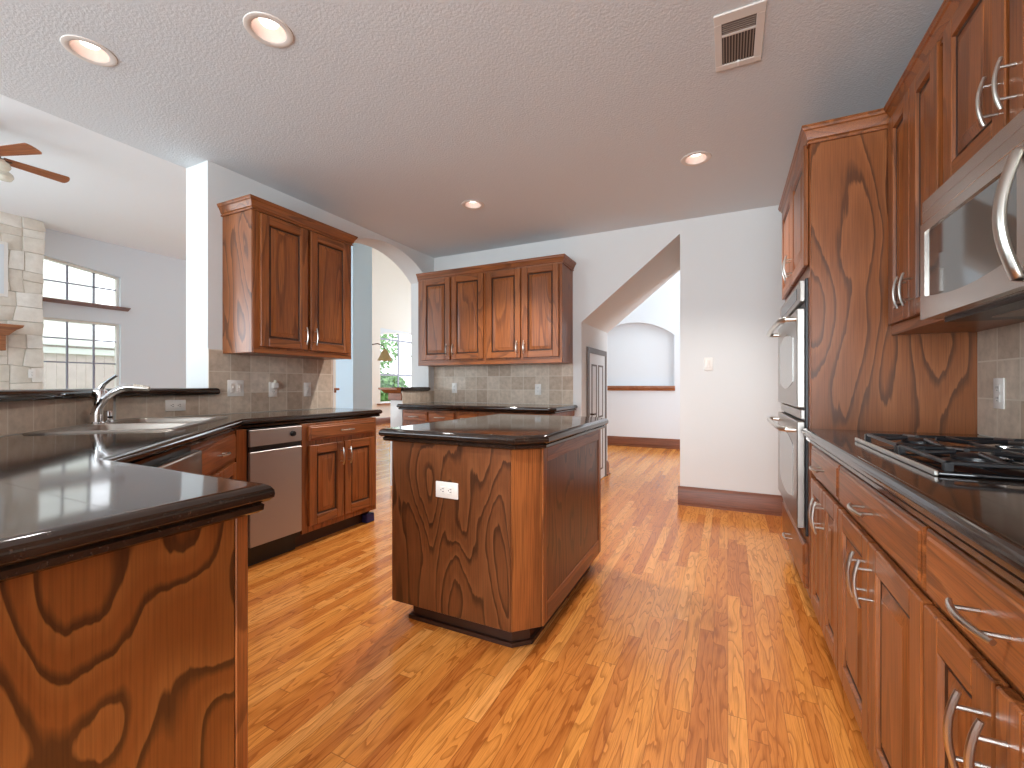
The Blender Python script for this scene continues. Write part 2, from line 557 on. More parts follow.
CANS = [(-2.659, 0.978), (-1.80, 1.264), (-1.966, 3.256), (-0.196, 3.265), (-0.55, 0.25), (-2.0, -0.9)]  # last two positions are added, unseen lights
bm = B(); slab(bm, [(XO, -3.0), (XR + .15, -3.0), (XR + .15, 4.6), (XO, 4.6)], [(0, ZC), (0, ZC + 0.12)],
               hole=[[(cx_ + .0705 * cos(2 * pi * k / 32), cy_ + .0705 * sin(2 * pi * k / 32)) for k in range(32)] for cx_, cy_ in CANS])
struct(build('ceiling', bm, 'ceiling', smooth=0))
bm = B(); box(bm, LW - .2, XO, -4.0, 5.3, LC, LC + 0.12)
struct(build('ceiling_living', bm, 'ceiling_bright', smooth=0))
bm = B(); box(bm, LW - .2, XO + .3, 5.2, 12.4, 5.3, 5.42); box(bm, LW - .2, XO, 5.2, 5.3, LC, 5.3)
struct(build('ceiling_nook', bm, 'wall_cream', smooth=0))
bm = B(); slab(bm, [(XO + .3, 5.51), (2.6, 5.51), (2.6, 8.6), (XO + .3, 8.6)], [(0, 5.3), (0, 5.42)], hole=[(-2.1, 5.8), (.9, 5.8), (.9, 8.0), (-2.1, 8.0)])  # ceiling opening added for the hall fill light
struct(build('ceiling_hall', bm, 'wall', smooth=0))

# left wall with the arch
aY0, aY1, aS, aP = 2.895, 4.305, 2.355, 2.617
aC = (aY0 + aY1) / 2; hw = (aY1 - aY0) / 2; rise = aP - aS; aR = (hw * hw + rise * rise) / (2 * rise)
arc = []
for k in range(0, 25):
    y = aY0 + (aY1 - aY0) * k / 24
    arc.append((y, aP - aR + sqrt(aR * aR - (y - aC) ** 2)))
outer = [(1.81, 0), (aY0, 0)] + arc + [(aY1, 0), (4.6, 0), (4.6, ZC), (1.81, ZC)]
bm = B(); holed(bm, outer, [], 'x', XO, XL - XO)
struct(build('wall_left', bm, 'wall', smooth=20))
bm = B(); box(bm, XO - .02, XL, -3.0, 4.6, ZC + .121, LC + 1.9)
struct(build('wall_left_above', bm, 'wall', smooth=0))

# half wall behind the sink (carries the raised bar)
bw = [(-1.24, -0.70), (-1.24 - .17, -0.70), (XO, 1.37), (XO, 1.81), (XL, 1.81), (XL, 1.285)]
bm = B(); prism(bm, bw[::-1], 0, 1.052)
struct(build('wall_bar', bm, 'wall', smooth=0))
# pony wall at the far jamb of the arch
XP = -3.385
bm = B(); box(bm, XP, XL, 3.83, aY1, 0, 1.05)
struct(build('wall_pony', bm, 'wall', smooth=0))

# back wall: thick, with the sloped passage under the stair
oX0, oX1, oZ0, oZ1, oY = -1.362, -0.404, 1.772, 2.544, 5.51
outer = [(XO + .001, 0), (oX0, 0), (oX0, oZ0), (oX1, oZ1), (oX1, 0), (XR + .15, 0), (XR + .15, ZC), (XO + .001, ZC)]
bm = B(); holed(bm, outer, [], 'y', YB, oY - YB)
struct(build('wall_back', bm, 'wall', smooth=0))
bm = B(); box(bm, XO + .001, XR + .15, YB + .2, oY, ZC + .121, 5.3)
struct(build('wall_back_above', bm, 'wall', smooth=0))
bm = B(); box(bm, XR, XR + .15, -3.0, YB, 0, ZC)
struct(build('wall_right', bm, 'wall', smooth=0))

# hall end wall with its arched niche
hy = 8.2
na = [(-2.3, 1.06), (-0.845, 1.06), (-0.845, 2.0)]
nc, nhw, nrise = -1.5725, 0.7275, 0.26
nr = (nhw * nhw + nrise * nrise) / (2 * nrise)
for k in range(1, 24):
    x = -0.845 - 1.455 * k / 24
    na.append((x, 2.0 + nrise - nr + sqrt(nr * nr - (x - nc) ** 2)))
na.append((-2.3, 2.0))
bm = B(); holed(bm, [(-3.4, 0), (2.6, 0), (2.6, 5.3), (-3.4, 5.3)], [na], 'y', hy, 0.10)
box(bm, -3.4, 2.6, hy + .101, hy + .26, 0, 5.3)
struct(build('wall_hall', bm, 'wall_cool', smooth=20))
bm = B(); box(bm, -3.48, -3.36, 4.6, hy, 0, 5.3)
struct(build('wall_nook_side', bm, 'wall', smooth=0))

# far sides of the rooms, with openings added for the fill lights
bm = B(); holed(bm, [(XO, 0), (XR + .15, 0), (XR + .15, ZC), (XO, ZC)], [[(-1.85, .02), (.85, .02), (.85, 2.4), (-1.85, 2.4)]], 'y', -3.12, .12)
struct(build('wall_behind', bm, 'wall', smooth=0))
bm = B(); holed(bm, [(LW - .16, 0), (XO - .02, 0), (XO - .02, LC), (LW - .16, LC)], [[(-8.45, .6), (-3.95, .6), (-3.95, 3.2), (-8.45, 3.2)]], 'y', -4.15, .15)
struct(build('wall_living_end', bm, 'wall_cool', smooth=0))
bm = B(); box(bm, XO - .14, XO - .02, -4.0, -3.0, 0, LC)
struct(build('wall_living_return', bm, 'wall_cool', smooth=0))
bm = B(); holed(bm, [(LW - .16, 0), (-3.36, 0), (-3.36, 5.3), (LW - .16, 5.3)], [[(-8.45, .8), (-3.95, .8), (-3.95, 4.0), (-8.45, 4.0)]], 'y', 12.4, .15)
struct(build('wall_nook_end', bm, 'wall_cream', smooth=0))
bm = B(); box(bm, -3.48, -3.36, hy, 12.4, 0, 5.3)
struct(build('wall_nook_corner', bm, 'wall_cream', smooth=0))
bm = B(); holed(bm, [(5.51, 0), (hy, 0), (hy, 5.3), (5.51, 5.3)], [[(5.9, .6), (7.7, .6), (7.7, 3.2), (5.9, 3.2)]], 'x', 2.45, .15)
struct(build('wall_hall_end', bm, 'wall', smooth=0))
# outside wall of living room and nook with window holes, one added for a fill light
w1 = [(2.755, 2.385), (3.70, 2.385), (3.70, 2.895), (2.755, 3.03)]
w2 = [(2.755, 0.55), (3.70, 0.55), (3.70, 2.12), (2.755, 2.12)]
wA = [(9.745, 0.60), (11.5, 0.60), (11.5, 2.62)] + [(11.5 - 1.755 * k / 10, 2.62 + 0.14 * sin(pi * (0.5 + 0.5 * k / 10)) - 0.0) for k in range(1, 10)] + [(9.745, 2.55)]
bm = B(); holed(bm, [(-4.0, 0), (12.4, 0), (12.4, 5.3), (-4.0, 5.3)], [w1, w2, wA, [(-3.2, .6), (-.2, .6), (-.2, 2.8), (-3.2, 2.8)]], 'x', LW - .16, 0.16)
struct(build('wall_living', bm, 'wall_cool', smooth=0))
bm = B(); box(bm, -5.885, -5.50, 5.33, 5.76, 0, 5.3)
struct(build('wall_pier', bm, 'pier', smooth=0))
bm = B(); box(bm, LW + .001, LW + .012, 5.3, 9.745, 0, 5.3); box(bm, LW + .001, LW + .012, 9.745, 12.3, 2.77, 5.3); box(bm, LW + .001, LW + .012, 9.745, 12.3, 0, .57)
struct(build('wall_nook', bm, 'wall_cream', smooth=0))


def window(name, label, loop, ncol, rows, mat_frame='white', mw_=.011):
    """window in the outside wall: loop in (y,z); rows = heights of the cross bars"""
    root = bpy.data.objects.new(name, None); COL.objects.link(root); root.location = (LW - .08, loop[0][0], loop[0][1])
    struct(root, label)
    oy, oz = loop[0]
    lp = [(y - oy, z - oz) for y, z in loop]
    ins = inset_poly(lp, 0.035)
    bm = B(); holed(bm, lp, [ins], 'x', -0.03, 0.06); build('window_frame', bm, mat_frame, root, smooth=0)
    W = lp[1][0]
    def top(y):
        for (a, za), (b, zb) in zip(lp[2:] + [lp[0]], lp[3:] + [lp[0]]):
            if min(a, b) <= y <= max(a, b) and abs(a - b) > 1e-6: return za + (zb - za) * (y - a) / (b - a)
        return lp[-1][1]
    bm = B()
    for k in range(1, ncol): box(bm, -0.012, 0.012, W * k / ncol - mw_, W * k / ncol + mw_, .03, top(W * k / ncol) - .03)
    for z in rows: box(bm, -0.010, 0.010, 0.03, W - .03, z - oz - mw_ * .9, z - oz + mw_ * .9)
    build('muntin', bm, 'muntin', root, smooth=0)
    bm = B(); t = bmesh.new()
    f = t.faces.new([t.verts.new((0.0, y, z)) for y, z in inset_poly(lp, 0.03)]); add(bm, t)
    build('window_pane', bm, 'glass', root, smooth=0, recalc=False)
    return root


window('window_1', 'upper slanted living room window above the wooden ledge', w1, 3, [2.68])
window('window_2', 'lower living room window with a fence beyond', w2, 3, [1.83, 1.467])
window('window_3', 'tall breakfast nook window seen through the arch', wA, 2, [1.42, 2.47], mw_=.03)



def added_window(name, label, axis, u0, u1, z0, z1, at, ncol, nrow):
    """sash window or glazed door added around a fill light, in an unseen wall; axis 'x' = wall across x"""
    root = bpy.data.objects.new(name, None); COL.objects.link(root); root.location = (at, u0, z0) if axis == 'x' else (u0, at, z0)
    struct(root, label)
    W, Hh = u1 - u0, z1 - z0
    lp = [(0, 0), (W, 0), (W, Hh), (0, Hh)]
    bm = B(); holed(bm, lp, [inset_poly(lp, .05)], axis, -.03, .06); build('window_frame', bm, 'white', root, smooth=0)
    def bar(bm, a0, a1, b0, b1):
        if axis == 'x': box(bm, -.012, .012, a0, a1, b0, b1)
        else: box(bm, a0, a1, -.012, .012, b0, b1)
    bm = B()
    for k in range(1, ncol): bar(bm, W * k / ncol - .02, W * k / ncol + .02, .04, Hh - .04)
    for k in range(1, nrow): bar(bm, .04, W - .04, Hh * k / nrow - .015, Hh * k / nrow + .015)
    build('muntin', bm, 'white', root, smooth=0)
    bm = B(); f = bm.faces.new([bm.verts.new((0, u, v) if axis == 'x' else (u, 0, v)) for u, v in inset_poly(lp, .045)])
    build('window_pane', bm, 'glass', root, smooth=0, recalc=False)


added_window('added_window_4', 'added glazed patio doors behind the camera, housing a fill light', 'y', -1.85, .85, .02, 2.4, -3.06, 3, 1)  # from here on, unseen windows added around the fill lights
added_window('added_window_5', 'added wide living room window behind the camera to the left, housing a fill light', 'y', -8.45, -3.95, .6, 3.2, -4.08, 4, 2)
added_window('added_window_6', 'added living room window left of the chimney, outside the picture', 'x', -3.2, -.2, .6, 2.8, LW - .08, 3, 2)
added_window('added_window_7', 'added hall window hidden behind the back wall', 'x', 5.9, 7.7, .6, 3.2, 2.52, 2, 3)
added_window('added_window_8', 'added breakfast nook end window hidden by the walls', 'y', -8.45, -3.95, .8, 4.0, 12.47, 4, 3)

# baseboards
BBP = [(0, 0), (0.032, 0), (0.032, 0.018), (0.018, 0.022), (0.018, 0.140), (0.012, 0.155), (0.006, 0.172), (0, 0.172)]


def baseboard(name, path, prof=BBP):
    bm = B(); sweep(bm, path, prof)
    return struct(build(name, bm, 'base_wood', smooth=25))


baseboard('baseboard_back', [(0.62, YB), (oX1 - .018, YB)])
baseboard('baseboard_passage', [(oX0 - .5, oY), (oX0, oY), (oX0, 5.40)])
baseboard('baseboard_hall', [(2.0, hy), (-3.3, hy)])
baseboard('baseboard_nook', [(LW + .012, 5.4), (LW + .012, 12.3)][::-1])

# ------------------------------------------------------------------ wooden doors, drawers, handles
def raised_door(bm, w, h, t=0.020, st=0.062):
    """raised-panel door, local x 0..w, z 0..h, back at y=0 and front at y=-t; slot 0 upright grain, slot 1 level grain"""
    b = 0.0045
    for x0, x1 in ((0, st), (w - st, w)): frame_piece(bm, x0, x1, 0, h, t, 0)
    for z0, z1 in ((0, st), (h - st, h)): frame_piece(bm, st, w - st, z0, z1, t, 1)
    # moulded inner edge + raised field
    loops = []
    for d, y in ((0.0, -t + .001), (0.003, -t + 0.010), (0.008, -t + 0.014), (0.013, -t + 0.014), (0.017, -t + 0.010), (0.044, -t + 0.003), (0.047, -t + 0.001)):
        x0, x1, z0, z1 = st + d, w - st - d, st + d, h - st - d
        loops.append([bm.verts.new(p) for p in ((x0, y, z0), (x1, y, z0), (x1, y, z1), (x0, y, z1))])
    for q, (A, C) in enumerate(zip(loops, loops[1:])):
        for i in range(4): bm.faces.new((A[i], A[(i + 1) % 4], C[(i + 1) % 4], C[i])).material_index = 2 if q in (1, 2, 3) else 0
    bm.faces.new(loops[-1])


def frame_piece(bm, x0, x1, z0, z1, t, mat):
    box(bm, x0, x1, -t, 0, z0, z1, mat, bevel=0.003, seg=1)


def drawer_front(bm, w, h, t=0.020):
    prof = [(0.0, 0.0), (0.0, -t + 0.008), (0.004, -t + 0.004), (0.012, -t + 0.004), (0.016, -t)]
    loops = []
    for d, y in prof:
        loops.append([bm.verts.new(p) for p in ((d, y, d), (w - d, y, d), (w - d, y, h - d), (d, y, h - d))])
    for A, C in zip(loops, loops[1:]):
        for i in range(4): bm.faces.new((A[i], A[(i + 1) % 4], C[(i + 1) % 4], C[i]))
    bm.faces.new(loops[-1]); bm.faces.new(loops[0][::-1])


def handle_bm(L=0.128, vertical=True, out=0.034):
    """bow pull centred on the origin, projecting towards -y"""
    bm = B(); pts = []
    for k in range(13):
        s = -1 + 2 * k / 12
        pts.append((s * L / 2, -out - 0.012 * (1 - s * s) + 0.006, 0))
    tube(bm, pts, [0.0045 + 0.0012 * (1 - (-1 + 2 * k / 12) ** 2) for k in range(13)], 10)
    for s in (-0.62, 0.62): tube(bm, [(s * L / 2, 0.0, 0), (s * L / 2, -out - 0.001, 0)], 0.004, 8)
    if vertical: bmesh.ops.rotate(bm, verts=bm.verts, cent=(0, 0, 0), matrix=Matrix.Rotation(R(90), 3, 'Y'))
    return bm


HV = {}


def handle(parent, x, y, z, vertical, L=0.128):
    k = (vertical, L)
    if k not in HV:
        o = build('handle', handle_bm(L, vertical), 'nickel', parent); HV[k] = o
    else:
        o = HV[k].copy(); COL.objects.link(o); o.parent = parent
    o.location = (x, y, z)
    return o


def add_door(root, x0, x1, z0, z1, hx=None, hz=None):
    """hx: 'l' or 'r' side of the handle, hz: 'top' or 'bottom'"""
    bm = B(); raised_door(bm, x1 - x0, z1 - z0)
    d = build('door', bm, ['oak_v', 'oak_h', 'groove_dark'], root, (x0, -0.001, z0), smooth=30)
    if hx:
        w, h = x1 - x0, z1 - z0
        handle(d, 0.030 if hx == 'l' else w - 0.030, -0.018, h - 0.105 if hz == 'top' else 0.105, True)
    return d


def add_drawer(root, x0, x1, z0, z1, pull=True):
    bm = B(); drawer_front(bm, x1 - x0, z1 - z0)
    d = build('drawer', bm, 'oak_h', root, (x0, -0.001, z0), smooth=30)
    if pull: handle(d, (x1 - x0) / 2, -0.018, (z1 - z0) / 2, False)
    return d


def base_unit(label, W, D, loc, rz, drawers, doors, top=0.853, side_panel=None, group=None):
    root = thing('base_cabinet', label, 'cabinet', loc, rz, group)
    bm = B(); box(bm, 0, W, 0, D, 0.10, top, 0, 0.002, 1)
    build('body', bm, 'oak_v', root)
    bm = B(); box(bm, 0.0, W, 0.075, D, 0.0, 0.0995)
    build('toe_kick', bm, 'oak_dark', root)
    for a in drawers: add_drawer(root, *a)
    for a in doors: add_door(root, *a)
    return root


# ------------------------------------------------------------------ right hand run
XF = 0.362                                  # face frame plane of the right base cabinets
RZ = -pi / 2                                # local x runs towards -Y


def right_unit(label, y0, y1, **kw):
    W = y0 - y1
    mid = W / 2
    return base_unit(label, W, XR - XF - .002, (XF, y0, 0), RZ,
                     [(0.006, W - 0.004, 0.715, 0.843)],
                     [(0.006, mid - 0.003, 0.125, 0.695, 'r', 'top'), (mid + 0.003, W - 0.004, 0.125, 0.695, 'l', 'top')])


right_unit('narrow oak base cabinet beside the wall oven cabinet', 2.424, 1.868)
right_unit('wide oak base cabinet in front of the cooktop, drawer over two doors', 1.866, 1.130)
right_unit('oak base cabinet nearest the camera on the right, cut by the picture edge', 1.128, 0.61)
right_unit('oak base cabinet beyond the right edge of the picture', 0.608, 0.05)

NOSE = [(0.034, 0.855), (0.022, 0.856), (0.015, 0.861), (0.014, 0.872), (0.019, 0.8765), (0.008, 0.879), (0.001, 0.886), (0.0, 0.893),
        (0.001, 0.901), (0.006, 0.909), (0.014, 0.9145), (0.022, 0.915)]
ckx0, ckx1, cky0, cky1 = 0.425, 0.895, 1.31, 2.0
bm = B(); slab(bm, [(0.318, 0.04), (XR - .002, 0.04), (XR - .002, 2.510), (0.318, 2.510)], NOSE)
tag(build('countertop', bm, 'counter'), 'dark polished tile countertop under the gas cooktop on the right', 'countertop')

# oven cabinet
TX, TY0, TY1, TZ = 0.352, 2.52, 3.535, 2.345
tall = thing('oven_cabinet', 'full height oak cabinet housing the double wall oven', 'cabinet', (TX, TY1, 0), RZ)
TW = TY1 - TY0; TD = XR - TX - .002
bm = B()
box(bm, 0, 0.045, 0, TD, 0.10, TZ - .04); box(bm, TW - .045, TW, 0, TD, 0.10, TZ - .04)
box(bm, 0.045, TW - .045, 0, TD, 0.10, 0.375); box(bm, 0.045, TW - .045, 0, TD, 1.645, TZ - .04)
build('body', bm, 'oak_v', tall, smooth=0)
bm = B(); box(bm, 0, TW, 0.075, TD, 0, 0.0995); build('toe_kick', bm, 'oak_dark', tall)
bm = B(); box(bm, TW, TW + .008, 0.004, TD, 0.10, TZ - .04, 0, 0.002, 1); build('side_panel', bm, 'panel_warm', tall)
add_door(tall, 0.02, TW / 2 - .006, 1.70, 2.285, 'r', 'bottom'); add_door(tall, TW / 2 + .006, TW - .03, 1.70, 2.285, 'l', 'bottom')
add_drawer(tall, 0.04, TW - .05, 0.125, 0.345)

# double wall oven
ov = thing('double_wall_oven', 'stainless double wall oven with bar handles', 'oven', (TX, TY1, 0.38), RZ)
OW0, OW1 = 0.055, TW - .055
bm = B(); box(bm, OW0, OW1, 0.001, 0.50, 0.0, 1.258, 0, 0.003, 1); box(bm, OW0 - .008, OW1 + .008, -0.012, 0.001, 0.0, 1.262, 0, 0.002, 1)
build('housing', bm, 'black', ov)
bm = B(); box(bm, OW0, OW1, -0.034, -0.012, 1.150, 1.255, 0, 0.003, 1); box(bm, OW0 + .10, OW1 - .10, -0.036, -0.033, 1.175, 1.232, 1)
build('control_panel', bm, ['steel_oven', 'black_gloss'], ov)
for z0, z1 in ((0.628, 1.118), (0.035, 0.560)):
    bm = B(); box(bm, OW0, OW1, -0.046, -0.012, z0, z1, 0, 0.004, 1)
    d = build('oven_door', bm, 'steel_oven', ov)
    bm = B(); pts = []
    wx0, wx1 = OW0 + .14, OW1 - .14; zz0, zz1 = z0 + .09, z1 - .13
    poly = [(wx0, zz0 + .04)] + [(wx0 + (wx1 - wx0) * k / 12, zz0 + .04 - .04 * sin(pi * k / 12)) for k in range(1, 12)] + [(wx1, zz0 + .04), (wx1, zz1)] + \
           [(wx1 - (wx1 - wx0) * k / 12, zz1 + .04 * sin(pi * k / 12)) for k in range(1, 12)] + [(wx0, zz1)]
    a = [bm.verts.new((x, -0.0485, z)) for x, z in poly]; bb = [bm.verts.new((x, -0.0455, z)) for x, z in poly]
    bm.faces.new(a)
    for i in range(len(a)): bm.faces.new((a[i], a[(i + 1) % len(a)], bb[(i + 1) % len(a)], bb[i]))
    build('oven_window', bm, 'mirror_glass', d)
    bm = B(); zh = z1 - .045
    tube(bm, [(OW0 + .05, -0.046, zh), (OW0 + .05, -0.085, zh), (OW0 + .09, -0.108, zh)] + [(OW0 + .09 + (OW1 - OW0 - .18) * k / 6, -0.108 - .006 * sin(pi * k / 6), zh) for k in range(1, 6)] +
         [(OW1 - .09, -0.108, zh), (OW1 - .05, -0.085, zh), (OW1 - .05, -0.046, zh)], 0.013, 12)
    build('bar_handle', bm, 'nickel', d)
bm = B(); box(bm, OW0, OW1, -0.030, -0.012, 0.572, 0.618, 0, 0.003, 1); build('trim_strip', bm, 'steel_oven', ov)

# wall cabinets on the right
UX = 0.657


def wall_unit(label, W, D, loc, rz, z0, z1, doors, rail=0.0, side=None, parts=None):
    root = thing('wall_cabinet', label, 'cabinet', loc, rz)
    bm = B(); box(bm, 0, W, 0, D, z0, z1, 0, 0.002, 1)
    build('body', bm, 'oak_v', root)
    if rail:
        bm = B(); box(bm, 0.0, W, -0.002, 0.018, z0 - .002, z0 + rail, 0, 0.002, 1); build('bottom_rail', bm, 'oak_h', root)
    for a in doors: add_door(root, *a)
    return root


dA = (2.511 - 1.955)
wall_unit('oak wall cabinet between the microwave and the oven cabinet', dA, XR - UX - .002, (UX, 2.511, 0), RZ, 1.342, TZ - .04,
          [(0.028, dA / 2 - .004, 1.385, 2.285, 'r', 'bottom'), (dA / 2 + .004, dA - .020, 1.385, 2.285, 'l', 'bottom')], 0.04)
dB = (1.953 - 1.165)
wall_unit('short oak wall cabinet above the microwave', dB, XR - UX - .002, (UX, 1.953, 0), RZ, 1.735, TZ - .04,
          [(0.022, dB / 2 - .010, 1.765, 2.285, 'r', 'bottom'), (dB / 2 + .010, dB - .022, 1.765, 2.285, 'l', 'bottom')])
dC = 1.163 - 0.45
wall_unit('oak wall cabinet past the microwave, outside the right picture edge', dC, XR - UX - .002, (UX, 1.163, 0), RZ, 1.342, TZ - .04,
          [(0.022, dC / 2 - .006, 1.385, 2.285, 'r', 'bottom'), (dC / 2 + .006, dC - .022, 1.385, 2.285, 'l', 'bottom')], 0.04)

CROWN = [(0.0, -0.050), (0.010, -0.050), (0.011, -0.041), (0.004, -0.038), (0.004, -0.034), (0.011, -0.030), (0.016, -0.014), (0.026, 0.006), (0.032, 0.010), (0.034, 0.020),
         (0.037, 0.023), (0.037, 0.030), (0.0, 0.030)]


def crown(path, zc, parent=None, name='crown_molding', mat='oak_h'):
    bm = B(); sweep(bm, path, [(o, z + zc) for o, z in CROWN])
    return build(name, bm, mat, parent, smooth=25)


crown([(TW + .009, UX - TX - .003), (TW + .009, -.001), (0, -.001), (0, TD)], TZ - .03, tall, 'crown')
tag(crown([(UX - .002, TY0 - .0485), (UX - .002, 0.45)][::-1], TZ - .03),
    'oak crown molding running along the tops of the wall cabinets above the microwave', 'crown molding', kind='thing')

# microwave
mw = thing('microwave', 'stainless over the range microwave with curved vertical handle', 'microwave', (0.608, 1.932, 1.325), RZ)
MWW, MWD, MWH = 0.76, XR - .608 - .002, 0.405
bm = B(); box(bm, 0, MWW, 0.0, MWD, 0.012, MWH, 0, 0.003, 1); build('body', bm, 'steel', mw)
bm = B(); box(bm, 0.01, MWW - .01, 0.03, MWD - .01, 0.0, 0.0118); box(bm, 0.12, 0.42, .1, .24, -0.004, 0.0, 1); build('underside', bm, ['black', 'vent_slat'], mw)
# door: stainless frame with curved lower edge of the window
bm = B()
DW = 0.60
t = bmesh.new()
out = [(0.0, 0.0), (DW, 0.0), (DW, 0.315), (0.0, 0.315)]
win = [(0.035, 0.075)] + [(0.035 + (DW - .085) * k / 14, 0.075 - 0.022 * sin(pi * k / 14)) for k in range(1, 14)] + [(DW - .05, 0.075), (DW - .05, 0.285), (0.035, 0.285)]
holed(bm, out, [win], 'y', -0.028, 0.027)
d = build('microwave_door', bm, 'steel', mw, (0.0, 0, 0.012), smooth=20)
bm = B(); a = [bm.verts.new((x, -0.022, z)) for x, z in inset_poly(win, -0.002)]; bm.faces.new(a)
bb = [bm.verts.new((x, -0.004, z)) for x, z in inset_poly(win, -0.002)]
for i in range(len(a)): bm.faces.new((a[i], a[(i + 1) % len(a)], bb[(i + 1) % len(a)], bb[i]))
build('microwave_window', bm, 'mirror_glass', d)
bm = B()
pts = [(DW - .030, -0.028, 0.020)] + [(DW - .030, -0.036 - 0.028 * sin(pi * k / 12), 0.020 + 0.275 * k / 12) for k in range(0, 13)] + [(DW - .030, -0.028, 0.295)]
tube(bm, pts, 0.0105, 12)
for v_ in bm.verts: v_.co.x = (DW - .030) + (v_.co.x - (DW - .030)) * 1.5
build('bow_handle', bm, 'nickel', d)
bm = B(); box(bm, DW + .003, MWW, -0.028, -0.001, 0.012, 0.327, 0, 0.003, 1); box(bm, DW + .03, MWW - .03, -0.030, -0.027, 0.05, 0.29, 1)
build('keypad_panel', bm, ['steel', 'black_gloss'], mw)
bm = B(); box(bm, 0, MWW, -0.024, -0.001, 0.331, MWH, 0, 0.003, 1)
box(bm, 0.0, MWW, -0.0245, -0.0235, 0.366, 0.3675, 1)
build('vent_grille', bm, ['steel', 'vent_slat'], mw)

# tile on the right wall
bm = B(); box(bm, 0, 2.51 - .04, -0.008, 0, 0, 0.46)
struct(build('backsplash_right', bm, 'tile', None, (XR - .0005, 2.51, 0.9155), RZ, smooth=0))

# cooktop
ck = thing('gas_cooktop', 'black gas cooktop with iron grates set in the right counter', 'cooktop', (0, 0, 0.9155))
bm = B(); box(bm, ckx0, ckx1, cky0, cky1, 0.0, 0.010, 0, 0.004, 2); build('glass_top', bm, 'black_gloss', ck)
for q0, q1 in ((ckx0 - .008, ckx0 - .0005), (ckx1 + .0005, ckx1 + .008)):
    bm = B(); box(bm, q0, q1, cky0 - .003, cky1 + .003, 0.0, 0.013, 0, 0.002, 1); build('steel_edge', bm, 'nickel', ck)
cxs = (ckx0 + .125, ckx1 - .115); cys = (cky0 + .175, cky1 - .165)
for bx in cxs:
    for by in cys:
        bm = B(); lathe(bm, [(0.0, 0.0), (0.062, 0.0), (0.062, 0.006), (0.045, 0.010), (0.045, 0.018), (0.03, 0.024), (0.0, 0.025)], (bx, by, 0.010), 28)
        build('burner', bm, 'iron', ck)
for gy0, gy1 in ((cky0 + .03, (cky0 + cky1) / 2 - .012), ((cky0 + cky1) / 2 + .012, cky1 - .02)):
    bm = B(); gx0, gx1 = ckx0 + .025, ckx1 - .02; z = 0.028; r = 0.0048
    for a_, b_ in (((gx0, gy0), (gx1, gy0)), ((gx1, gy0), (gx1, gy1)), ((gx1, gy1), (gx0, gy1)), ((gx0, gy1), (gx0, gy0))):
        box(bm, min(a_[0], b_[0]) - r, max(a_[0], b_[0]) + r, min(a_[1], b_[1]) - r, max(a_[1], b_[1]) + r, z - .006, z + .004, 0, .002, 1)
    gm = (gx0 + gx1) / 2; gyc = (gy0 + gy1) / 2
    box(bm, gm - r, gm + r, gy0, gy1, z - .006, z + .004, 0, .002, 1)
    for bx in cxs:
        for dx, dy in ((1, 0), (-1, 0), (0, 1), (0, -1)):
            x0 = bx + dx * .035; y0 = gyc + dy * .035
            x1 = (gm if (dx > 0) == (bx < gm) else (gx0 if bx < gm else gx1)) if dx else bx
            y1 = (gy1 if dy > 0 else gy0) if dy else gyc
            tube(bm, [(x0, y0, z + .008), ((x0 + x1) / 2, (y0 + y1) / 2, z + .004), (x1, y1, z)], 0.006, 8)
    for x in (gx0, gx1):
        for y in (gy0, gy1): box(bm, x - .008, x + .008, y - .008, y + .008, 0.010, z, 0)
    build('grate', bm, 'iron', ck)
for k in range(4):
    bm = B(); lathe(bm, [(0, 0), (0.019, 0), (0.017, 0.020), (0.0, 0.021)], ((ckx0 + ckx1) / 2 + .05, (cky0 + cky1) / 2 - .10 + k * .066, 0.010), 20)
    build('knob', bm, 'chrome', ck)

# ------------------------------------------------------------------ left run
XFL = -2.605
LZ = pi / 2
lw = 2.775 - 2.07
base_unit('oak base cabinet right of the stainless compactor, one drawer over two doors', lw, (XFL - XL) - .002, (XFL, 2.07, 0), LZ,
          [(0.045, lw - .03, 0.735, 0.838)], [(0.045, lw / 2 - .006, 0.145, 0.70, 'r', 'top'), (lw / 2 + .006, lw - .03, 0.145, 0.70, 'l', 'top')])
bm = B(); box(bm, -0.09, -0.004, 0.012, 0.072, 0.001, 0.07, 0, 0.006, 1)  # navy block standing for blue light on the toe kick end
tag(build('kick_end_tint', bm, 'navy', None, (XFL - .0, 2.775, 0), LZ), 'small navy blue scrap coloured as blue light on the left toe kick end', 'block')

# compactor
cp = thing('trash_compactor', 'narrow stainless compactor with a dark slot and round knob', 'appliance', (XFL, 1.688, 0), LZ)
CW = 0.368
bm = B(); box(bm, 0, CW, 0.0, 0.56, 0.10, 0.852); build('housing', bm, 'black', cp)
bm = B(); box(bm, 0, CW, 0.05, 0.50, 0, 0.0995); build('toe_kick', bm, 'black', cp)
bm = B(); box(bm, 0.004, CW - .004, -0.022, -0.001, 0.745, 0.846, 0, 0.003, 1); build('top_panel', bm, 'steel_v', cp)
bm = B(); box(bm, 0.004, CW - .004, -0.012, -0.0005, 0.712, 0.7445); build('finger_slot', bm, 'black', cp)
bm = B(); box(bm, 0.004, CW - .004, -0.022, -0.001, 0.135, 0.7115, 0, 0.003, 1); build('front_panel', bm, 'steel_v', cp)
bm = B(); lathe(bm, [(0, 0), (0.019, 0), (0.016, 0.016), (0, 0.017)], (CW - .075, -0.022, 0.80), 24, 0, Matrix.Rotation(R(90), 4, 'X')); build('knob', bm, 'black', cp)

# diagonal frame: a runs along (-1,1)/sqrt2, b across (+1,+1)/sqrt2
def ab(a, b): return ((b - a) / sqrt(2), (b + a) / sqrt(2))


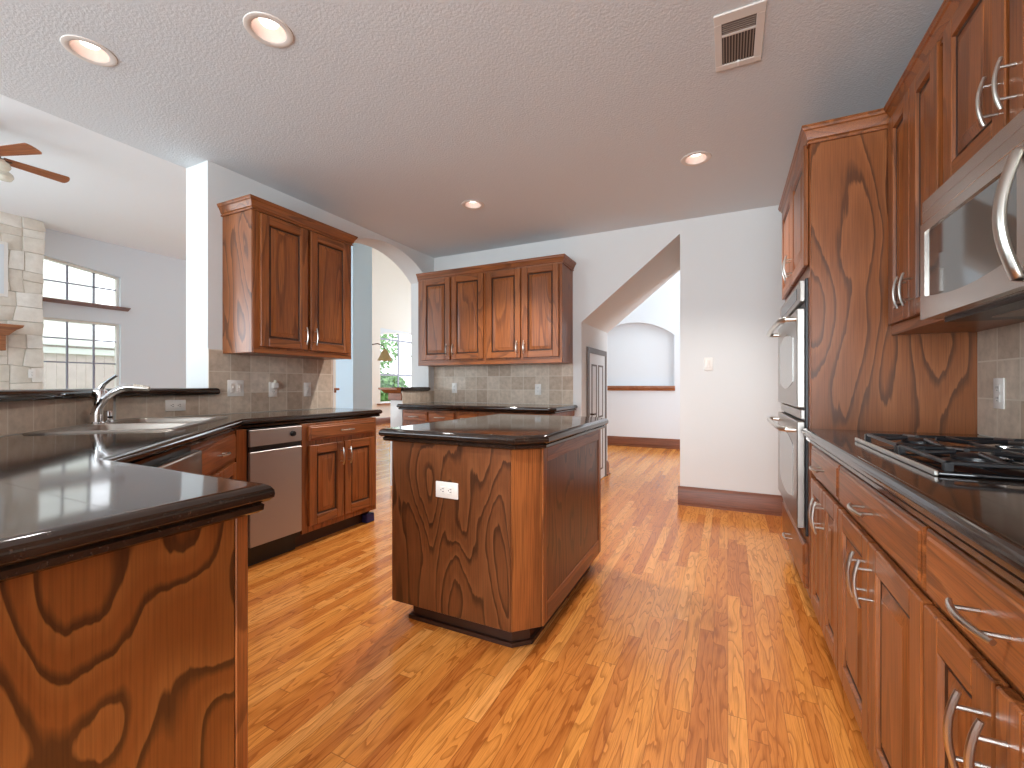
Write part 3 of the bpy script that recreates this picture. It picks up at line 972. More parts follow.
DZ = R(135)                                  # local x -> (-1,1)/sqrt2, local -y -> (+1,+1)/sqrt2
bf = -0.70
a0, a1 = 2.275, 2.98
x, y = ab(a0, bf)
sk = thing('base_cabinet', 'diagonal oak sink cabinet with a false drawer front', 'cabinet', (x, y, 0), DZ)
SW = a1 - a0
bm = B(); box(bm, 0, SW, 0.0, 0.02, 0.10, 0.853); box(bm, 0.02, SW - .02, 0.02, 0.55, 0.10, 0.62); build('body', bm, 'oak_v', sk, smooth=0)
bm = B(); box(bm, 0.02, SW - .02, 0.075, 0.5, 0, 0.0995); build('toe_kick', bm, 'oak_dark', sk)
add_drawer(sk, 0.02, SW - .05, 0.695, 0.835); add_door(sk, 0.02, SW / 2 - .02, 0.125, 0.675, 'r', 'top'); add_door(sk, SW / 2 - .012, SW - .05, 0.125, 0.675, 'l', 'top')

def wl_(p): return ((p[1] - p[0]) / sqrt(2) - a0, bf - (p[0] + p[1]) / sqrt(2))
bm = B(); prism(bm, [wl_(p) for p in ((-2.607, 1.622), (-2.607, 1.686), (-2.78, 1.686), (-2.78, 1.622))], 0.10, 0.853); build('filler_strip', bm, 'oak_v', sk, smooth=0)

x, y = ab(1.66, bf)
dwm = thing('dishwasher', 'stainless dishwasher front under the diagonal counter, half behind the peninsula', 'dishwasher', (x, y, 0), DZ)
bm = B(); box(bm, 0, 0.61, 0.0, 0.42, 0.10, 0.60); box(bm, 0.0, 0.61, 0.0, 0.06, 0.60, 0.852); build('housing', bm, 'black', dwm, smooth=0)
bm = B(); box(bm, 0, 0.61, 0.06, 0.4, 0, 0.0995); build('toe_kick', bm, 'black', dwm)
bm = B(); box(bm, 0.004, 0.606, -0.035, -0.001, 0.125, 0.70, 0, 0.004, 1); build('front_panel', bm, 'steel', dwm)
bm = B(); box(bm, 0.004, 0.606, -0.046, -0.001, 0.715, 0.838, 0, 0.010, 3); build('control_panel', bm, 'steel', dwm)
bm = B(); tube(bm, [(0.05, -0.035, 0.685), (0.06, -0.07, 0.685), (0.55, -0.07, 0.685), (0.56, -0.035, 0.685)], 0.009, 10); build('bar_handle', bm, 'nickel', dwm)

# peninsula
PXF, PYF = -0.905, 0.578
pn = thing('peninsula_cabinet', 'oak peninsula with a boldly figured back panel at lower left', 'cabinet', (PXF, PYF, 0))
def rel(pts): return [(x - PXF, y - PYF) for x, y in pts]
bm = B(); prism(bm, rel([(PXF - .004, -0.55), (PXF - .004, PYF), (-1.50, PYF), (-1.62, 0.40), (-1.36, -0.55)]), 0.0, 0.853); build('body', bm, 'oak_v', pn, smooth=0)
bm = B(); box(bm, -0.003, 0.006, -1.12, -0.020, 0.0, 0.853, 0, 0.002, 1); build('figured_panel', bm, 'panel_peninsula', pn)
bm = B(); box(bm, -0.02, 0.008, -0.0195, 0.006, 0.0, 0.853, 0, 0.002, 1); build('corner_stile', bm, 'oak_v', pn)

# counter: peninsula, diagonal and left run in one
sa0, sa1, sb0, sb1 = 2.372, 3.245, -1.325, -0.795       # sink rim outline
hole = [ab(sa0 + .03, sb0 + .075), ab(sa0 + .03, sb1 - .03), ab(sa1 - .03, sb1 - .03), ab(sa1 - .03, sb0 + .075)]
cpoly = [(-0.852, -0.60), (-0.852, 0.612), (-1.555, 0.612), (-2.617, 1.674), (-2.617, 2.862), (XL + .002, 2.862), (XL + .002, 1.2865), (-1.333, -0.60)]
bm = B(); slab(bm, cpoly, NOSE, hole=hole)
tag(build('countertop', bm, 'counter'), 'dark polished tile countertop holding the sink, from the peninsula to the arch', 'countertop')

# sink
sx_, sy_ = ab(sa0, sb0)
sk2 = thing('kitchen_sink', 'stainless double bowl sink set in the dark corner counter', 'sink', (sx_, sy_, 0.9155), R(45))
# local frame: X = +b direction, Y = +a direction
SB, SA = sb1 - sb0, sa1 - sa0
bm = B()
bx0, bx1 = 0.085, SB - .04
bowls = [(bx0, bx1, 0.04, SA / 2 - .018), (bx0, bx1, SA / 2 + .018, SA - .04)]
t = bmesh.new(); edges = []; rims = []
def rrect(x0, x1, y0, y1, r, n=5):
    out = []
    for cx_, cy_, a_ in ((x1 - r, y1 - r, 0), (x0 + r, y1 - r, 90), (x0 + r, y0 + r, 180), (x1 - r, y0 + r, 270)):
        for k in range(n + 1):
            an = R(a_ + 90 * k / n); out.append((cx_ + r * cos(an), cy_ + r * sin(an)))
    return out
for lp in [rrect(0, SB, 0, SA, .03)] + [rrect(*b_, .05) for b_ in bowls]:
    vv = [t.verts.new((px, py, 0.006)) for px, py in lp]; rims.append(vv)
    for i in range(len(vv)): edges.append(t.edges.new((vv[i], vv[(i + 1) % len(vv)])))
bmesh.ops.triangle_fill(t, use_beauty=True, edges=edges)
low = [t.verts.new((px, py, 0.0)) for px, py in rrect(-.006, SB + .006, -.006, SA + .006, .034)]
for i in range(len(low)): t.faces.new((low[i], low[(i + 1) % len(low)], rims[0][(i + 1) % len(low)], rims[0][i]))
add(bm, t)
build('rim', bm, 'sink', sk2, smooth=40)
for b_ in bowls:
    bm = B(); prev = None
    for d, z in ((0.0, 0.006), (0.004, -0.004), (0.010, -0.15), (0.03, -0.172), (0.10, -0.178)):
        lp = [bm.verts.new((px, py, z)) for px, py in rrect(b_[0] + d, b_[1] - d, b_[2] + d, b_[3] - d, max(.012, .05 - d * .3))]
        if prev:
            for i in range(len(lp)): bm.faces.new((prev[i], lp[i], lp[(i + 1) % len(lp)], prev[(i + 1) % len(lp)]))
        prev = lp
    bm.faces.new(prev)
    build('bowl', bm, 'sink', sk2, smooth=40, recalc=False)

# faucet
fx, fy = ab(2.80, -1.268)
fc = thing('faucet', 'chrome single lever kitchen faucet with a pull out spout', 'faucet', (fx, fy, 0.9215), R(45))
bm = B(); lathe(bm, [(0, 0), (0.034, 0), (0.034, 0.006), (0.027, 0.012), (0.026, 0.05), (0.0, 0.052)], (0, 0, 0), 24)
build('base', bm, 'chrome', fc)
bm = B()
sp = [(0.0, 0, 0.045), (0.008, .003, 0.085), (0.030, .004, 0.125), (0.066, .004, 0.16), (0.098, .004, 0.180), (0.128, .004, 0.188), (0.155, .004, 0.186)]
tube(bm, sp, [0.022, 0.018, 0.016, 0.016, 0.018, 0.019, 0.018], 14); build('spout', bm, 'chrome', fc)
bm = B(); tube(bm, [(0.155, .004, 0.186), (0.175, .004, 0.184), (0.215, .004, 0.179), (0.22, .004, 0.178)], [0.019, 0.017, 0.014, 0.012], 12); build('spray_head', bm, 'nickel', fc)
bm = B(); tube(bm, [(0.0, 0.002, 0.05), (-0.002, 0.024, 0.09), (-0.003, 0.038, 0.112), (-0.003, 0.040, 0.145), (-0.002, 0.038, 0.172), (0.0, 0.036, 0.184)], [0.024, 0.022, 0.029, 0.033, 0.028, 0.010], 16); build('valve_body', bm, 'chrome', fc)
bm = B(); tube(bm, [(0.0, 0.036, 0.176), (0.016, 0.034, 0.203), (0.044, 0.030, 0.228), (0.072, 0.026, 0.250)], [0.013, 0.010, 0.008, 0.008], 10); build('lever', bm, 'chrome', fc)
fx2, fy2 = ab(2.915, -1.27)
so = thing('soap_dispenser', 'short chrome air gap cap right of the faucet', 'air gap', (fx2, fy2, 0.9215))
bm = B(); lathe(bm, [(0, 0), (0.024, 0), (0.024, 0.006), (0.019, 0.010), (0.019, 0.055), (0.017, 0.062), (0.0, 0.064)], (0, 0, 0), 20); build('cap', bm, 'chrome', so)
bm = B(); box(bm, 0.016, 0.024, -0.010, 0.010, 0.022, 0.034); build('slot', bm, 'black', so)

# raised bar
barp = [(-1.13, -0.70), (-1.52, -0.70), (XO - .10, 1.30), (XO - .10, 1.806), (XL, 1.806), (XL, 1.86), (XL + .055, 1.86), (XL + .055, 1.262)]
barp = barp[::-1]
BAR = [(0.018, 1.053), (0.006, 1.056), (0.0, 1.066), (0.0, 1.084), (0.005, 1.094), (0.014, 1.099), (0.022, 1.10)]
bm = B(); slab(bm, barp, BAR)
tag(build('bar_top', bm, 'counter'), 'dark raised bar ledge behind the sink and faucet', 'bar top')

# backsplashes (tile) on the left and back
bm = B(); box(bm, 0, 2.875 - 1.81, -0.008, 0, 0, 0.4535)
struct(build('backsplash_left', bm, 'tile', None, (XL + .0005, 1.81, 0.9155), LZ, smooth=0))
bm = B(); box(bm, 0, 1.809 - 1.30, -0.008, 0, 0, 0.137)
struct(build('backsplash_bar', bm, 'tile', None, (XL + .0005, 1.30, 0.9155), LZ, smooth=0))
bm = B(); L_ = 2.61; box(bm, 0, L_, -0.008, 0, 0, 0.137)
x, y = ab((1.285 - XL) / sqrt(2) - L_ - .01, -1.935 / sqrt(2) + .0005)
struct(build('backsplash_diagonal', bm, 'tile', None, (x, y, 0.9155), DZ, smooth=0))
bm = B(); box(bm, 0, -1.453 - XL, -0.008, 0, 0, 0.43)
struct(build('backsplash_back', bm, 'tile', None, (XL, YB - .0005, 0.9155), 0, smooth=0))
bm = B(); box(bm, 0, 0.585, -0.008, 0, 0, 0.135)
struct(build('backsplash_pony', bm, 'tile', None, (XL + .0005, 3.83, 0.9155), LZ, smooth=0))

# left wall cabinet
lu = 2.782 - 1.912
lc = wall_unit('oak wall cabinet with two doors on the left wall beside the arch', lu, 0.328, (XL + .33, 1.912, 0), LZ, 1.342, 2.335,
               [(0.045, lu / 2 - .014, 1.385, 2.30, 'r', 'bottom'), (lu / 2 + .014, lu - .035, 1.385, 2.30, 'l', 'bottom')], 0.03)
bm = B(); box(bm, -0.006, 0, 0.004, 0.328, 1.342, 2.335, 0, 0.002, 1); build('side_panel', bm, 'panel_warm', lc)
crown([(0 - .007, 0.328), (0 - .007, -.003), (lu, -.003), (lu, 0.328)][::-1], 2.36, lc, 'crown')

# back wall cabinets
bx0_, bxm, bx1_ = -3.205, -2.312, -1.455
YU = YB - .33
wA_ = bxm - .001 - bx0_
wall_unit('left one of the paired oak wall cabinets on the back wall, in the corner', wA_, 0.328, (bx0_, YU, 0), 0, 1.342, 2.335,
          [(-3.140 - bx0_, -2.757 - bx0_, 1.40, 2.31, 'r', 'bottom'), (-2.735 - bx0_, -2.334 - bx0_, 1.40, 2.31, 'l', 'bottom')], 0.04)
wall_unit('right one of the paired oak wall cabinets on the back wall, above the outlet', bx1_ - bxm, 0.328, (bxm, YU, 0), 0, 1.342, 2.335,
          [(-2.296 - bxm, -1.900 - bxm, 1.40, 2.31, 'r', 'bottom'), (-1.880 - bxm, -1.486 - bxm, 1.40, 2.31, 'l', 'bottom')], 0.04)
tag(crown([(bx0_, YU - .003), (bx1_ + .002, YU - .003), (bx1_ + .002, YB - .002)][::-1], 2.36), 'oak crown molding on the back wall cabinets', 'crown molding', kind='thing')

# back base cabinets and counter
YFB = 3.765
ws = [(-3.16, -2.47), (-2.468, -1.95), (-1.948, -1.435)]
for (x0, x1), lab in zip(ws, ('oak base cabinet under the back counter next to the pony wall', 'middle oak base cabinet under the back counter behind the island',
                              'oak base cabinet at the open right end of the back counter')):
    W = x1 - x0
    base_unit(lab, W, YB - YFB - .002, (x0, YFB, 0), 0, [(0.03, W / 2 - .012, 0.735, 0.838), (W / 2 + .012, W - .02, 0.735, 0.838)],
              [(0.03, W / 2 - .006, 0.145, 0.70, 'r', 'top'), (W / 2 + .006, W - .02, 0.145, 0.70, 'l', 'top')])
bm = B(); slab(bm, [(XL + .01, 3.725), (-1.455, 3.725), (-1.40, 3.78), (-1.40, YB - .009), (XL + .01, YB - .009)], NOSE)
tag(build('countertop', bm, 'counter'), 'dark tile countertop along the back wall under the paired cabinets', 'countertop')

# pony wall ledge + wooden cap
bm = B(); slab(bm, [(XP - .02, 3.829), (XL + .03, 3.829), (XL + .03, aY1 - .002), (XP - .02, aY1 - .002)], [(0.015, 1.052), (0.0, 1.062), (0.0, 1.085), (0.012, 1.096)])
tag(build('bar_top', bm, 'counter'), 'short dark ledge on the pony wall beside the arch', 'bar top')
cp_ = thing('ledge_cap', 'wooden crown cap on the end of the pony wall', 'trim', (XP, 3.83, 0.95))
bm = B(); box(bm, -0.02, XL - XP, -0.018, -0.001, 0.0, 0.08, 0, .003, 1); build('apron', bm, 'oak_h', cp_)
bm = B(); sweep(bm, [(-0.02, 0.0), (-0.02, -.018), (XL - XP, -.018)][::-1], [(0, 0.081), (0.02, 0.081), (0.05, 0.11), (0.075, 0.12), (0.075, 0.142), (0, 0.142)][::1]); build('cap_molding', bm, 'oak_h', cp_)
lj = thing('jamb_ledge', 'small wooden ledge end on the near arch jamb above the counter', 'trim', (-3.22, aY0, 1.05))
bm = B(); box(bm, -0.20, 0.0, 0.0005, 0.03, 0.0, 0.022, 0, .003, 1); build('apron', bm, 'oak_h', lj)
bm = B(); box(bm, -0.22, 0.012, 0.0005, 0.055, 0.0225, 0.042, 0, .006, 2); build('cap_molding', bm, 'oak_h', lj)

# ------------------------------------------------------------------ island
isl = thing('kitchen_island', 'oak kitchen island with clipped corners in the middle of the floor', 'island', (-1.432, 1.632, 0))
IW, IL = 0.727, 1.13                          # body width and length
ch = 0.098
ip = [(0, 0), (IW - ch, 0), (IW, ch), (IW, IL - ch), (IW - ch, IL), (0, IL)]
bm = B(); prism(bm, inset_poly(ip, 0.004), 0.10, 0.853); build('body', bm, 'oak_v', isl, smooth=0)
bm = B(); box(bm, 0.0, IW - ch - .001, -0.002, 0.006, 0.10, 0.853, 0, .0015, 1); build('figured_panel', bm, 'panel', isl)
# clipped corner board
def corner_board(p0, p1, name):
    d = Vector((p1[0] - p0[0], p1[1] - p0[1])); L = d.length
    bm = B(); box(bm, 0.001, L - .001, -0.002, 0.006, 0.10, 0.853, 0, .0015, 1)
    o = build(name, bm, 'oak_v', isl, (p0[0], p0[1], 0), atan2(d.y, d.x)); return o
corner_board(ip[1], ip[2], 'corner_board'); corner_board(ip[3], ip[4], 'corner_board')
# right side: frame with a flat recessed panel
sl = IL - 2 * ch
for q0, q1 in ((0, .045), (sl - .05, sl)):
    bm = B(); box(bm, q0, q1, -0.006, 0.004, 0.10, 0.853, 0, .002, 1); build('side_stile', bm, 'oak_v', isl, (IW, ch, 0), LZ)
for q0, q1 in ((0.10, 0.185), (0.79, 0.853)):
    bm = B(); box(bm, .045, sl - .05, -0.006, 0.004, q0, q1, 0, .002, 1); build('side_rail', bm, 'oak_h', isl, (IW, ch, 0), LZ)
bm = B(); box(bm, .045, sl - .05, -0.0005, 0.004, 0.185, 0.79); build('side_panel', bm, 'panel', isl, (IW, ch, 0), LZ)
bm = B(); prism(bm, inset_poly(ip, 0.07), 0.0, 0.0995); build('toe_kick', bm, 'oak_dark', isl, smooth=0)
bm = B(); prism(bm, inset_poly(ip, 0.055), 0.0, 0.018); build('shoe_strip', bm, 'oak_dark', isl, smooth=0)
ct = [(-1.478, 1.590), (-0.765, 1.590), (-0.660, 1.695), (-0.660, 2.70), (-0.765, 2.805), (-1.478, 2.805)]
bm = B(); slab(bm, ct, NOSE)
tag(build('countertop', bm, 'counter'), 'dark tile countertop of the kitchen island with clipped corners', 'countertop')

# ------------------------------------------------------------------ outlets and switches
def outlet(name, label, cat, loc, rz, horizontal=False, gang=1, kind='outlet', wp=0.072, hp=0.118):
    root = thing(name, label, cat, loc, rz)
    W = wp + 0.046 * (gang - 1); Hh = hp
    bm = B(); box(bm, -W / 2, W / 2, -0.006, 0, -Hh / 2, Hh / 2, 0, 0.003, 2); pl = build('cover_plate', bm, 'white', root)
    for g in range(gang):
        gx = (g - (gang - 1) / 2) * 0.046
        if kind == 'outlet':
            for s in (-1, 1):
                bm = B(); box(bm, gx - .016, gx + .016, -0.0085, -0.006, s * .020 - .014, s * .020 + .014, 0, .003, 1)
                for q in (-.006, .006): box(bm, gx + q - .0012, gx + q + .0012, -0.0092, -0.0084, s * .020 - .002, s * .020 + .007, 1)
                box(bm, gx - .002, gx + .002, -0.0092, -0.0084, s * .020 - .010, s * .020 - .006, 1)
                build('receptacle', bm, ['white', 'slot'], root)
        else:
            bm = B(); box(bm, gx - .016, gx + .016, -0.009, -0.006, -.033, .033, 0, .003, 1)
            box(bm, gx - .005, gx + .005, -0.016, -0.009, .000, .020, 0, .002, 1); build('toggle', bm, 'white_metal', root)
    if horizontal: root.rotation_euler = (0, R(90), rz)
    return root


wl = XL + .009
def at_left(y, z): return (wl, y, z)
outlet('wall_switch', 'double white switch plate on the beige tile nearest the raised bar', 'switch', at_left(1.995, 1.097), LZ, gang=2, kind='switch')
o = outlet('wall_outlet', 'white outlet with a small plugged in adapter under the left wall cabinet', 'outlet', at_left(2.288, 1.085), LZ)
ad = thing('plug_adapter', 'small white plug in adapter stuck in the outlet under the left wall cabinet', 'adapter', (wl + .010, 2.288, 1.112), LZ)
bm = B(); box(bm, -.022, .022, -0.032, 0, -.018, .026, 0, .006, 2); build('adapter_body', bm, 'white', ad)
bm = B(); tube(bm, [(0, -.018, .026), (0, -.018, .045)], [.012, .009], 12); build('bulb_cap', bm, 'globe', ad)
outlet('wall_switch', 'single white switch plate on the beige tile closest to the arch', 'switch', at_left(2.603, 1.082), LZ, kind='switch')
outlet('wall_outlet', 'sideways white outlet on the low tile behind the sink', 'outlet', at_left(1.607, 0.988), LZ, horizontal=True)
outlet('wall_outlet', 'white outlet on the back wall tile near the corner', 'outlet', (-2.918, YB - .009, 1.084), 0)
outlet('wall_outlet', 'white outlet on the back wall tile behind the island, right of centre', 'outlet', (-1.843, YB - .009, 1.072), 0)
outlet('wall_switch', 'white light switch on the bare wall right of the passage', 'switch', (-0.16, YB - .001, 1.312), 0, kind='switch')
outlet('wall_outlet', 'tall white outlet on the tile beside the cooktop', 'outlet', (XR - .009, 2.338, 1.088), RZ)
outlet('wall_outlet', 'sideways white outlet on the front panel of the island', 'outlet', (-1.116, 1.629, 0.655), 0, horizontal=True)
outlet('wall_outlet', 'white outlet low on the stone chimney', 'outlet', (-8.62, 2.555, 1.275), LZ)

# ------------------------------------------------------------------ ceiling things
def downlight(label, x, y, power):
    r = thing('recessed_light', label, 'ceiling light', (x, y, ZC))
    bm = B(); lathe(bm, [(0.0695, 0.002), (0.0695, -0.003), (0.074, -0.005), (0.090, -0.0055), (0.096, -0.004), (0.098, -0.0005), (0.0695, 0.0005)], seg=40); build('trim_ring', bm, 'white_metal', r)
    bm = B(); lathe(bm, [(0.0685, -0.002), (0.067, 0.020), (0.063, 0.060), (0.058, 0.088), (0.0, 0.0885)], seg=40); build('reflector', bm, 'can', r, recalc=False)
    bm = B(); lathe(bm, [(0.016, 0.0875), (0.038, 0.052), (0.041, 0.040), (0.035, 0.031), (0.018, 0.026), (0, 0.025)], seg=28); build('bulb', bm, 'lamp', r)
    l = bpy.data.lights.new('can_beam', 'SPOT'); l.energy = power; l.spot_size = R(112); l.spot_blend = 0.7; l.shadow_soft_size = 0.05; l.color = (1, 0.97, 0.93)
    o = bpy.data.objects.new('can_beam', l); COL.objects.link(o); o.parent = r; o.location = (0, 0, -0.03)
    return r


downlight('round recessed ceiling light nearest the living room, far left', -2.659, 0.978, 5)
downlight('recessed ceiling light above the sink counter, larger of the two at upper left', -1.80, 1.264, 24)
downlight('recessed ceiling light between the island and the back wall cabinets', -1.966, 3.256, 115)
downlight('recessed ceiling light nearest the oven cabinet', -0.196, 3.265, 74)

downlight('added recessed ceiling light above the camera, outside the picture', -0.55, 0.25, 85)  # unseen lamp added to brighten the near floor and cabinet fronts
downlight('added recessed ceiling light behind the camera, outside the picture', -2.0, -0.9, 10)  # second unseen lamp, added as weak fill

vt = thing('ceiling_vent', 'beige metal air register in the ceiling at upper right', 'vent', (0.044, 2.217, ZC))
vw, vl = 0.098, 0.182
bm = B()
def vframe(b):
    box(b, -vw, vw, -vl, -vl + .055, -0.008, -0.0005, 0, .002, 1); box(b, -vw, vw, vl - .038, vl, -0.008, -0.0005, 0, .002, 1)
    box(b, -vw, -vw + .030, -vl + .055, vl - .038, -0.008, -0.0005, 0, .002, 1); box(b, vw - .034, vw, -vl + .055, vl - .038, -0.008, -0.0005, 0, .002, 1)
    box(b, -vw + .030, vw - .034, -0.055, -0.044, -0.007, -0.0005, 0)
vframe(bm); build('frame', bm, 'white_metal', vt)
bm = B(); box(bm, -vw + .03, vw - .034, -vl + .055, vl - .038, -0.0018, -0.0006); build('backing', bm, 'vent_dark', vt)
bm = B()
for k in range(6): box(bm, -vw + .032, vw - .036, -0.125 + k * .012, -0.121 + k * .012, -0.006, -0.002)
build('louvre', bm, 'vent_slat', vt)
bm = B()
for k in range(11): box(bm, -vw + .034 + k * .0118, -vw + .039 + k * .0118, -0.042, vl - .040, -0.006, -0.002)
build('louvre', bm, 'vent_slat', vt)
bm = B(); box(bm, -.004, .004, vl - .05, vl - .02, -0.018, -0.008); build('lever', bm, 'white', vt)
vt.rotation_euler = (0, 0, 0)

# ------------------------------------------------------------------ passage door and hall
dz = thing('door_1', 'low white panelled door in the passage under the stair', 'door', (oX0 + .001, 4.655, 0), LZ)
del dz['category']; dz['kind'] = 'structure'
DWd, DH = 0.68, 1.47
bm = B(); box(bm, -0.06, 0, -0.02, 0, 0, DH + .06); box(bm, DWd, DWd + .06, -0.02, 0, 0, DH + .06); box(bm, 0, DWd, -0.02, 0, DH, DH + .06)
build('door_casing', bm, 'door_groove', dz, smooth=0)
bm = B(); box(bm, 0.001, DWd - .001, -0.012, 0, 0.01, DH - .001, 0); 
for x0, x1 in ((0.09, 0.31), (0.37, 0.59)):
    for z0, z1 in ((0.12, 0.62), (0.74, DH - .12)):
        for q in ((x0, x0 + .035, z0, z1), (x1 - .035, x1, z0, z1), (x0, x1, z0, z0 + .02), (x0, x1, z1 - .02, z1)): box(bm, q[0], q[1], -0.0145, -0.012, q[2], q[3], 1)
build('door_leaf', bm, ['door_white', 'door_groove'], dz, smooth=0)
bm = B(); tube(bm, [(0.05, -0.012, 0.80), (0.05, -0.05, 0.80), (0.12, -0.055, 0.80)], 0.010, 10); build('door_handle', bm, 'bronze', dz)

nl = thing('niche_ledge', 'wooden ledge along the bottom of the arched hall niche', 'ledge', (-2.3, hy, 1.02))
bm = B(); sweep(bm, [(-0.75, -.001), (1.47, -.001), (1.47, 0.0)][:2][::-1], [(0, 0), (0.018, 0), (0.022, 0.012), (0.04, 0.04), (0.06, 0.05), (0.06, 0.085), (0, 0.085)]); build('ledge_molding', bm, 'mantel', nl)

# ------------------------------------------------------------------ living room
CX = -8.65
bm = B(); box(bm, LW + .001, CX - .012, 0.4, 2.68, 0, LC - .001, 1)
def split(y0, y1, z0, z1, out, depth=0):
    w_, h_ = y1 - y0, z1 - z0
    if (w_ < .30 and h_ < .24) or depth > 10 or (w_ < .42 and h_ < .17) or (w_ < .2 and h_ < .38): out.append((y0, y1, z0, z1)); return
    if w_ * random.uniform(.7, 1.4) > h_ * 1.15:
        k = y0 + w_ * random.uniform(.36, .64); split(y0, k, z0, z1, out, depth + 1); split(k, y1, z0, z1, out, depth + 1)
    else:
        k = z0 + h_ * random.uniform(.36, .64); split(y0, y1, z0, k, out, depth + 1); split(y0, y1, k, z1, out, depth + 1)
cells = []
split(0.4, 2.685, 0.0, LC - .001, cells)
for y0, y1, z0, z1 in cells:
    if y1 > 1.55 and y0 < 2.33 and z0 < 3.02 and z1 > 2.29:     # the niche
        if y0 >= 1.55 and y1 <= 2.33 and z0 >= 2.29 and z1 <= 3.02: continue
    dx = random.uniform(0, .03)
    box(bm, CX - .035, CX + dx - .01, y0 + .003, y1 - .003, z0 + .003, z1 - .003, 0, .008, 2)
from mathutils import noise as mnoise
for v_ in bm.verts:
    if v_.co.x > CX - .03:
        q_ = mnoise.noise_vector(Vector((0.3, v_.co.y * 4.5, v_.co.z * 4.5))); v_.co.y += q_.y * .03; v_.co.z += q_.z * .03
        v_.co.z = min(v_.co.z, LC - .001)
ch_ = struct(build('wall_chimney', bm, ['stone', 'mortar'], smooth=40), 'pale chopped limestone chimney breast at the far left')
nw = thing('chimney_niche', 'bright white framed panel set in the stone above the mantel', 'panel', (CX, 1.50, 2.29))
bm = B(); box(bm, 0.0, 0.035, 0, 0.83, 0, 0.73, 0, .004, 1); build('frame', bm, 'white', nw)
bm = B(); box(bm, 0.0355, 0.04, 0.04, 0.79, 0.04, 0.69); build('panel_face', bm, 'wall_cool', nw)

mt = thing('mantel_shelf', 'carved wooden mantel shelf on the stone chimney', 'mantel', (CX + .03, 1.0, 1.57))
bm = B(); box(bm, 0.0, 0.16, 0.0, 1.27, 0.0, 0.20, 0, .004, 1); build('mantel_body', bm, 'mantel', mt)
bm = B(); sweep(bm, [(0, 1.27), (0.16, 1.27), (0.16, 0.0), (0, 0.0)], [(0, 0.20), (0.02, 0.2005), (0.04, 0.23), (0.075, 0.275), (0.12, 0.305), (0.13, 0.335), (0, 0.335)]); box(bm, 0, .17, 0, 1.27, .201, .334)
build('mantel_shelf_board', bm, 'mantel', mt)

ws_ = thing('window_ledge', 'wooden ledge board under the upper living room window', 'ledge', (LW + .001, 2.70, 2.345))
bm = B(); sweep(bm, [(0, 1.09), (0, 0)][::-1] if False else [(0.0, 0.0), (0.0, 1.09)][::-1], [(0, 0), (0.03, 0), (0.09, 0.03), (0.11, 0.03), (0.11, 0.05), (0, 0.05)])
build('ledge_molding', bm, plain('aged_ledge_wood', (148, 118, 112), 0.5, var=0.2), ws_)
ws2 = thing('window_sill', 'wooden sill under the breakfast nook window', 'sill', (LW + .013, 9.6, 0.56))
bm = B(); box(bm, 0.0, 0.12, 0, 2.1, 0.0, 0.03, 0, .006, 2); build('sill_board', bm, 'mantel', ws2)

# ceiling fan
fn = thing('ceiling_fan', 'five bladed wooden ceiling fan over the living room', 'fan', (-5.83, 1.41, 3.13))
bm = B(); lathe(bm, [(0, .289), (.07, .289), (.06, .24), (.015, .20), (.015, .09), (.09, .08), (.12, .05), (.12, -.03), (.08, -.06), (0, -.06)], seg=28); build('motor', bm, 'bronze', fn)
for k in range(5):
    an = R(90 + 72 * k)
    bm = B(); n_ = 10; prof = []
    for i in range(n_ + 1):
        s = i / n_; prof.append((.13 + .42 * s, .046 + .018 * s))
    tipn = 6
    up = [(x_, h_) for x_, h_ in prof] + [(.55 + .025 * sin(pi * j / tipn), .064 * cos(pi * j / tipn)) for j in range(1, tipn)] + [(x_, -h_) for x_, h_ in prof[::-1]]
    prism(bm, up[::-1], -0.004, 0.004)
    bmesh.ops.rotate(bm, verts=bm.verts, cent=(0, 0, 0), matrix=Matrix.Rotation(R(-12), 3, 'X'))
    bl = build('blade', bm, 'fan_wood', fn, (0, 0, 0.0), an)
    bm = B(); box(bm, (.09), .19, -.018, .018, -.006, .012, 0, .003, 1); build('blade_bracket', bm, 'bronze', bl)
for k in range(4):
    an = R(26 + 90 * k)
    bm = B(); lathe(bm, [(.016, .0), (.025, -.012), (.048, -.03), (.056, -.06), (.04, -.09), (0, -.10)], (.19 * cos(an), .19 * sin(an), -.055), 20); sh = build('globe', bm, 'globe', fn)
    bm = B(); tube(bm, [(.05 * cos(an), .05 * sin(an), -.045), (.10 * cos(an), .10 * sin(an), -.035), (.19 * cos(an), .19 * sin(an), -.06)], .008, 8); build('light_arm', bm, 'bronze', fn)

# chandelier in the nook
chd = thing('chandelier', 'brass chandelier with amber bell shades in the breakfast nook', 'chandelier', (-6.74, 6.72, 1.75))
bm = B(); tube(bm, [(0, 0, 0.05), (0, 0, 3.54)], 0.010, 8); lathe(bm, [(0, -.05), (.04, -.02), (.055, .05), (.03, .15), (.02, .2), (0, .2)], seg=20); build('stem', bm, 'bronze', chd)
view = atan2(s_ := 0.4395, 0.898)
for k in range(3):
    an = R(26.07) + R(120 * k)
    dx, dy = cos(an), sin(an)
    bm = B(); tube(bm, [(.03 * dx, .03 * dy, .10), (.20 * dx, .20 * dy, .19), (.36 * dx, .36 * dy, .215), (.47 * dx, .47 * dy, .17), (.51 * dx, .51 * dy, .08)], .011, 8); a_ = build('arm', bm, 'bronze', chd)
    bm = B(); lathe(bm, [(.02, .10), (.05, .075), (.08, .02), (.11, -.05), (.155, -.13), (.15, -.13), (.10, -.05), (.07, .02), (.04, .07), (.02, .09)], (.51 * dx, .51 * dy, .0), 22); build('lamp_shade', bm, 'shade', a_)

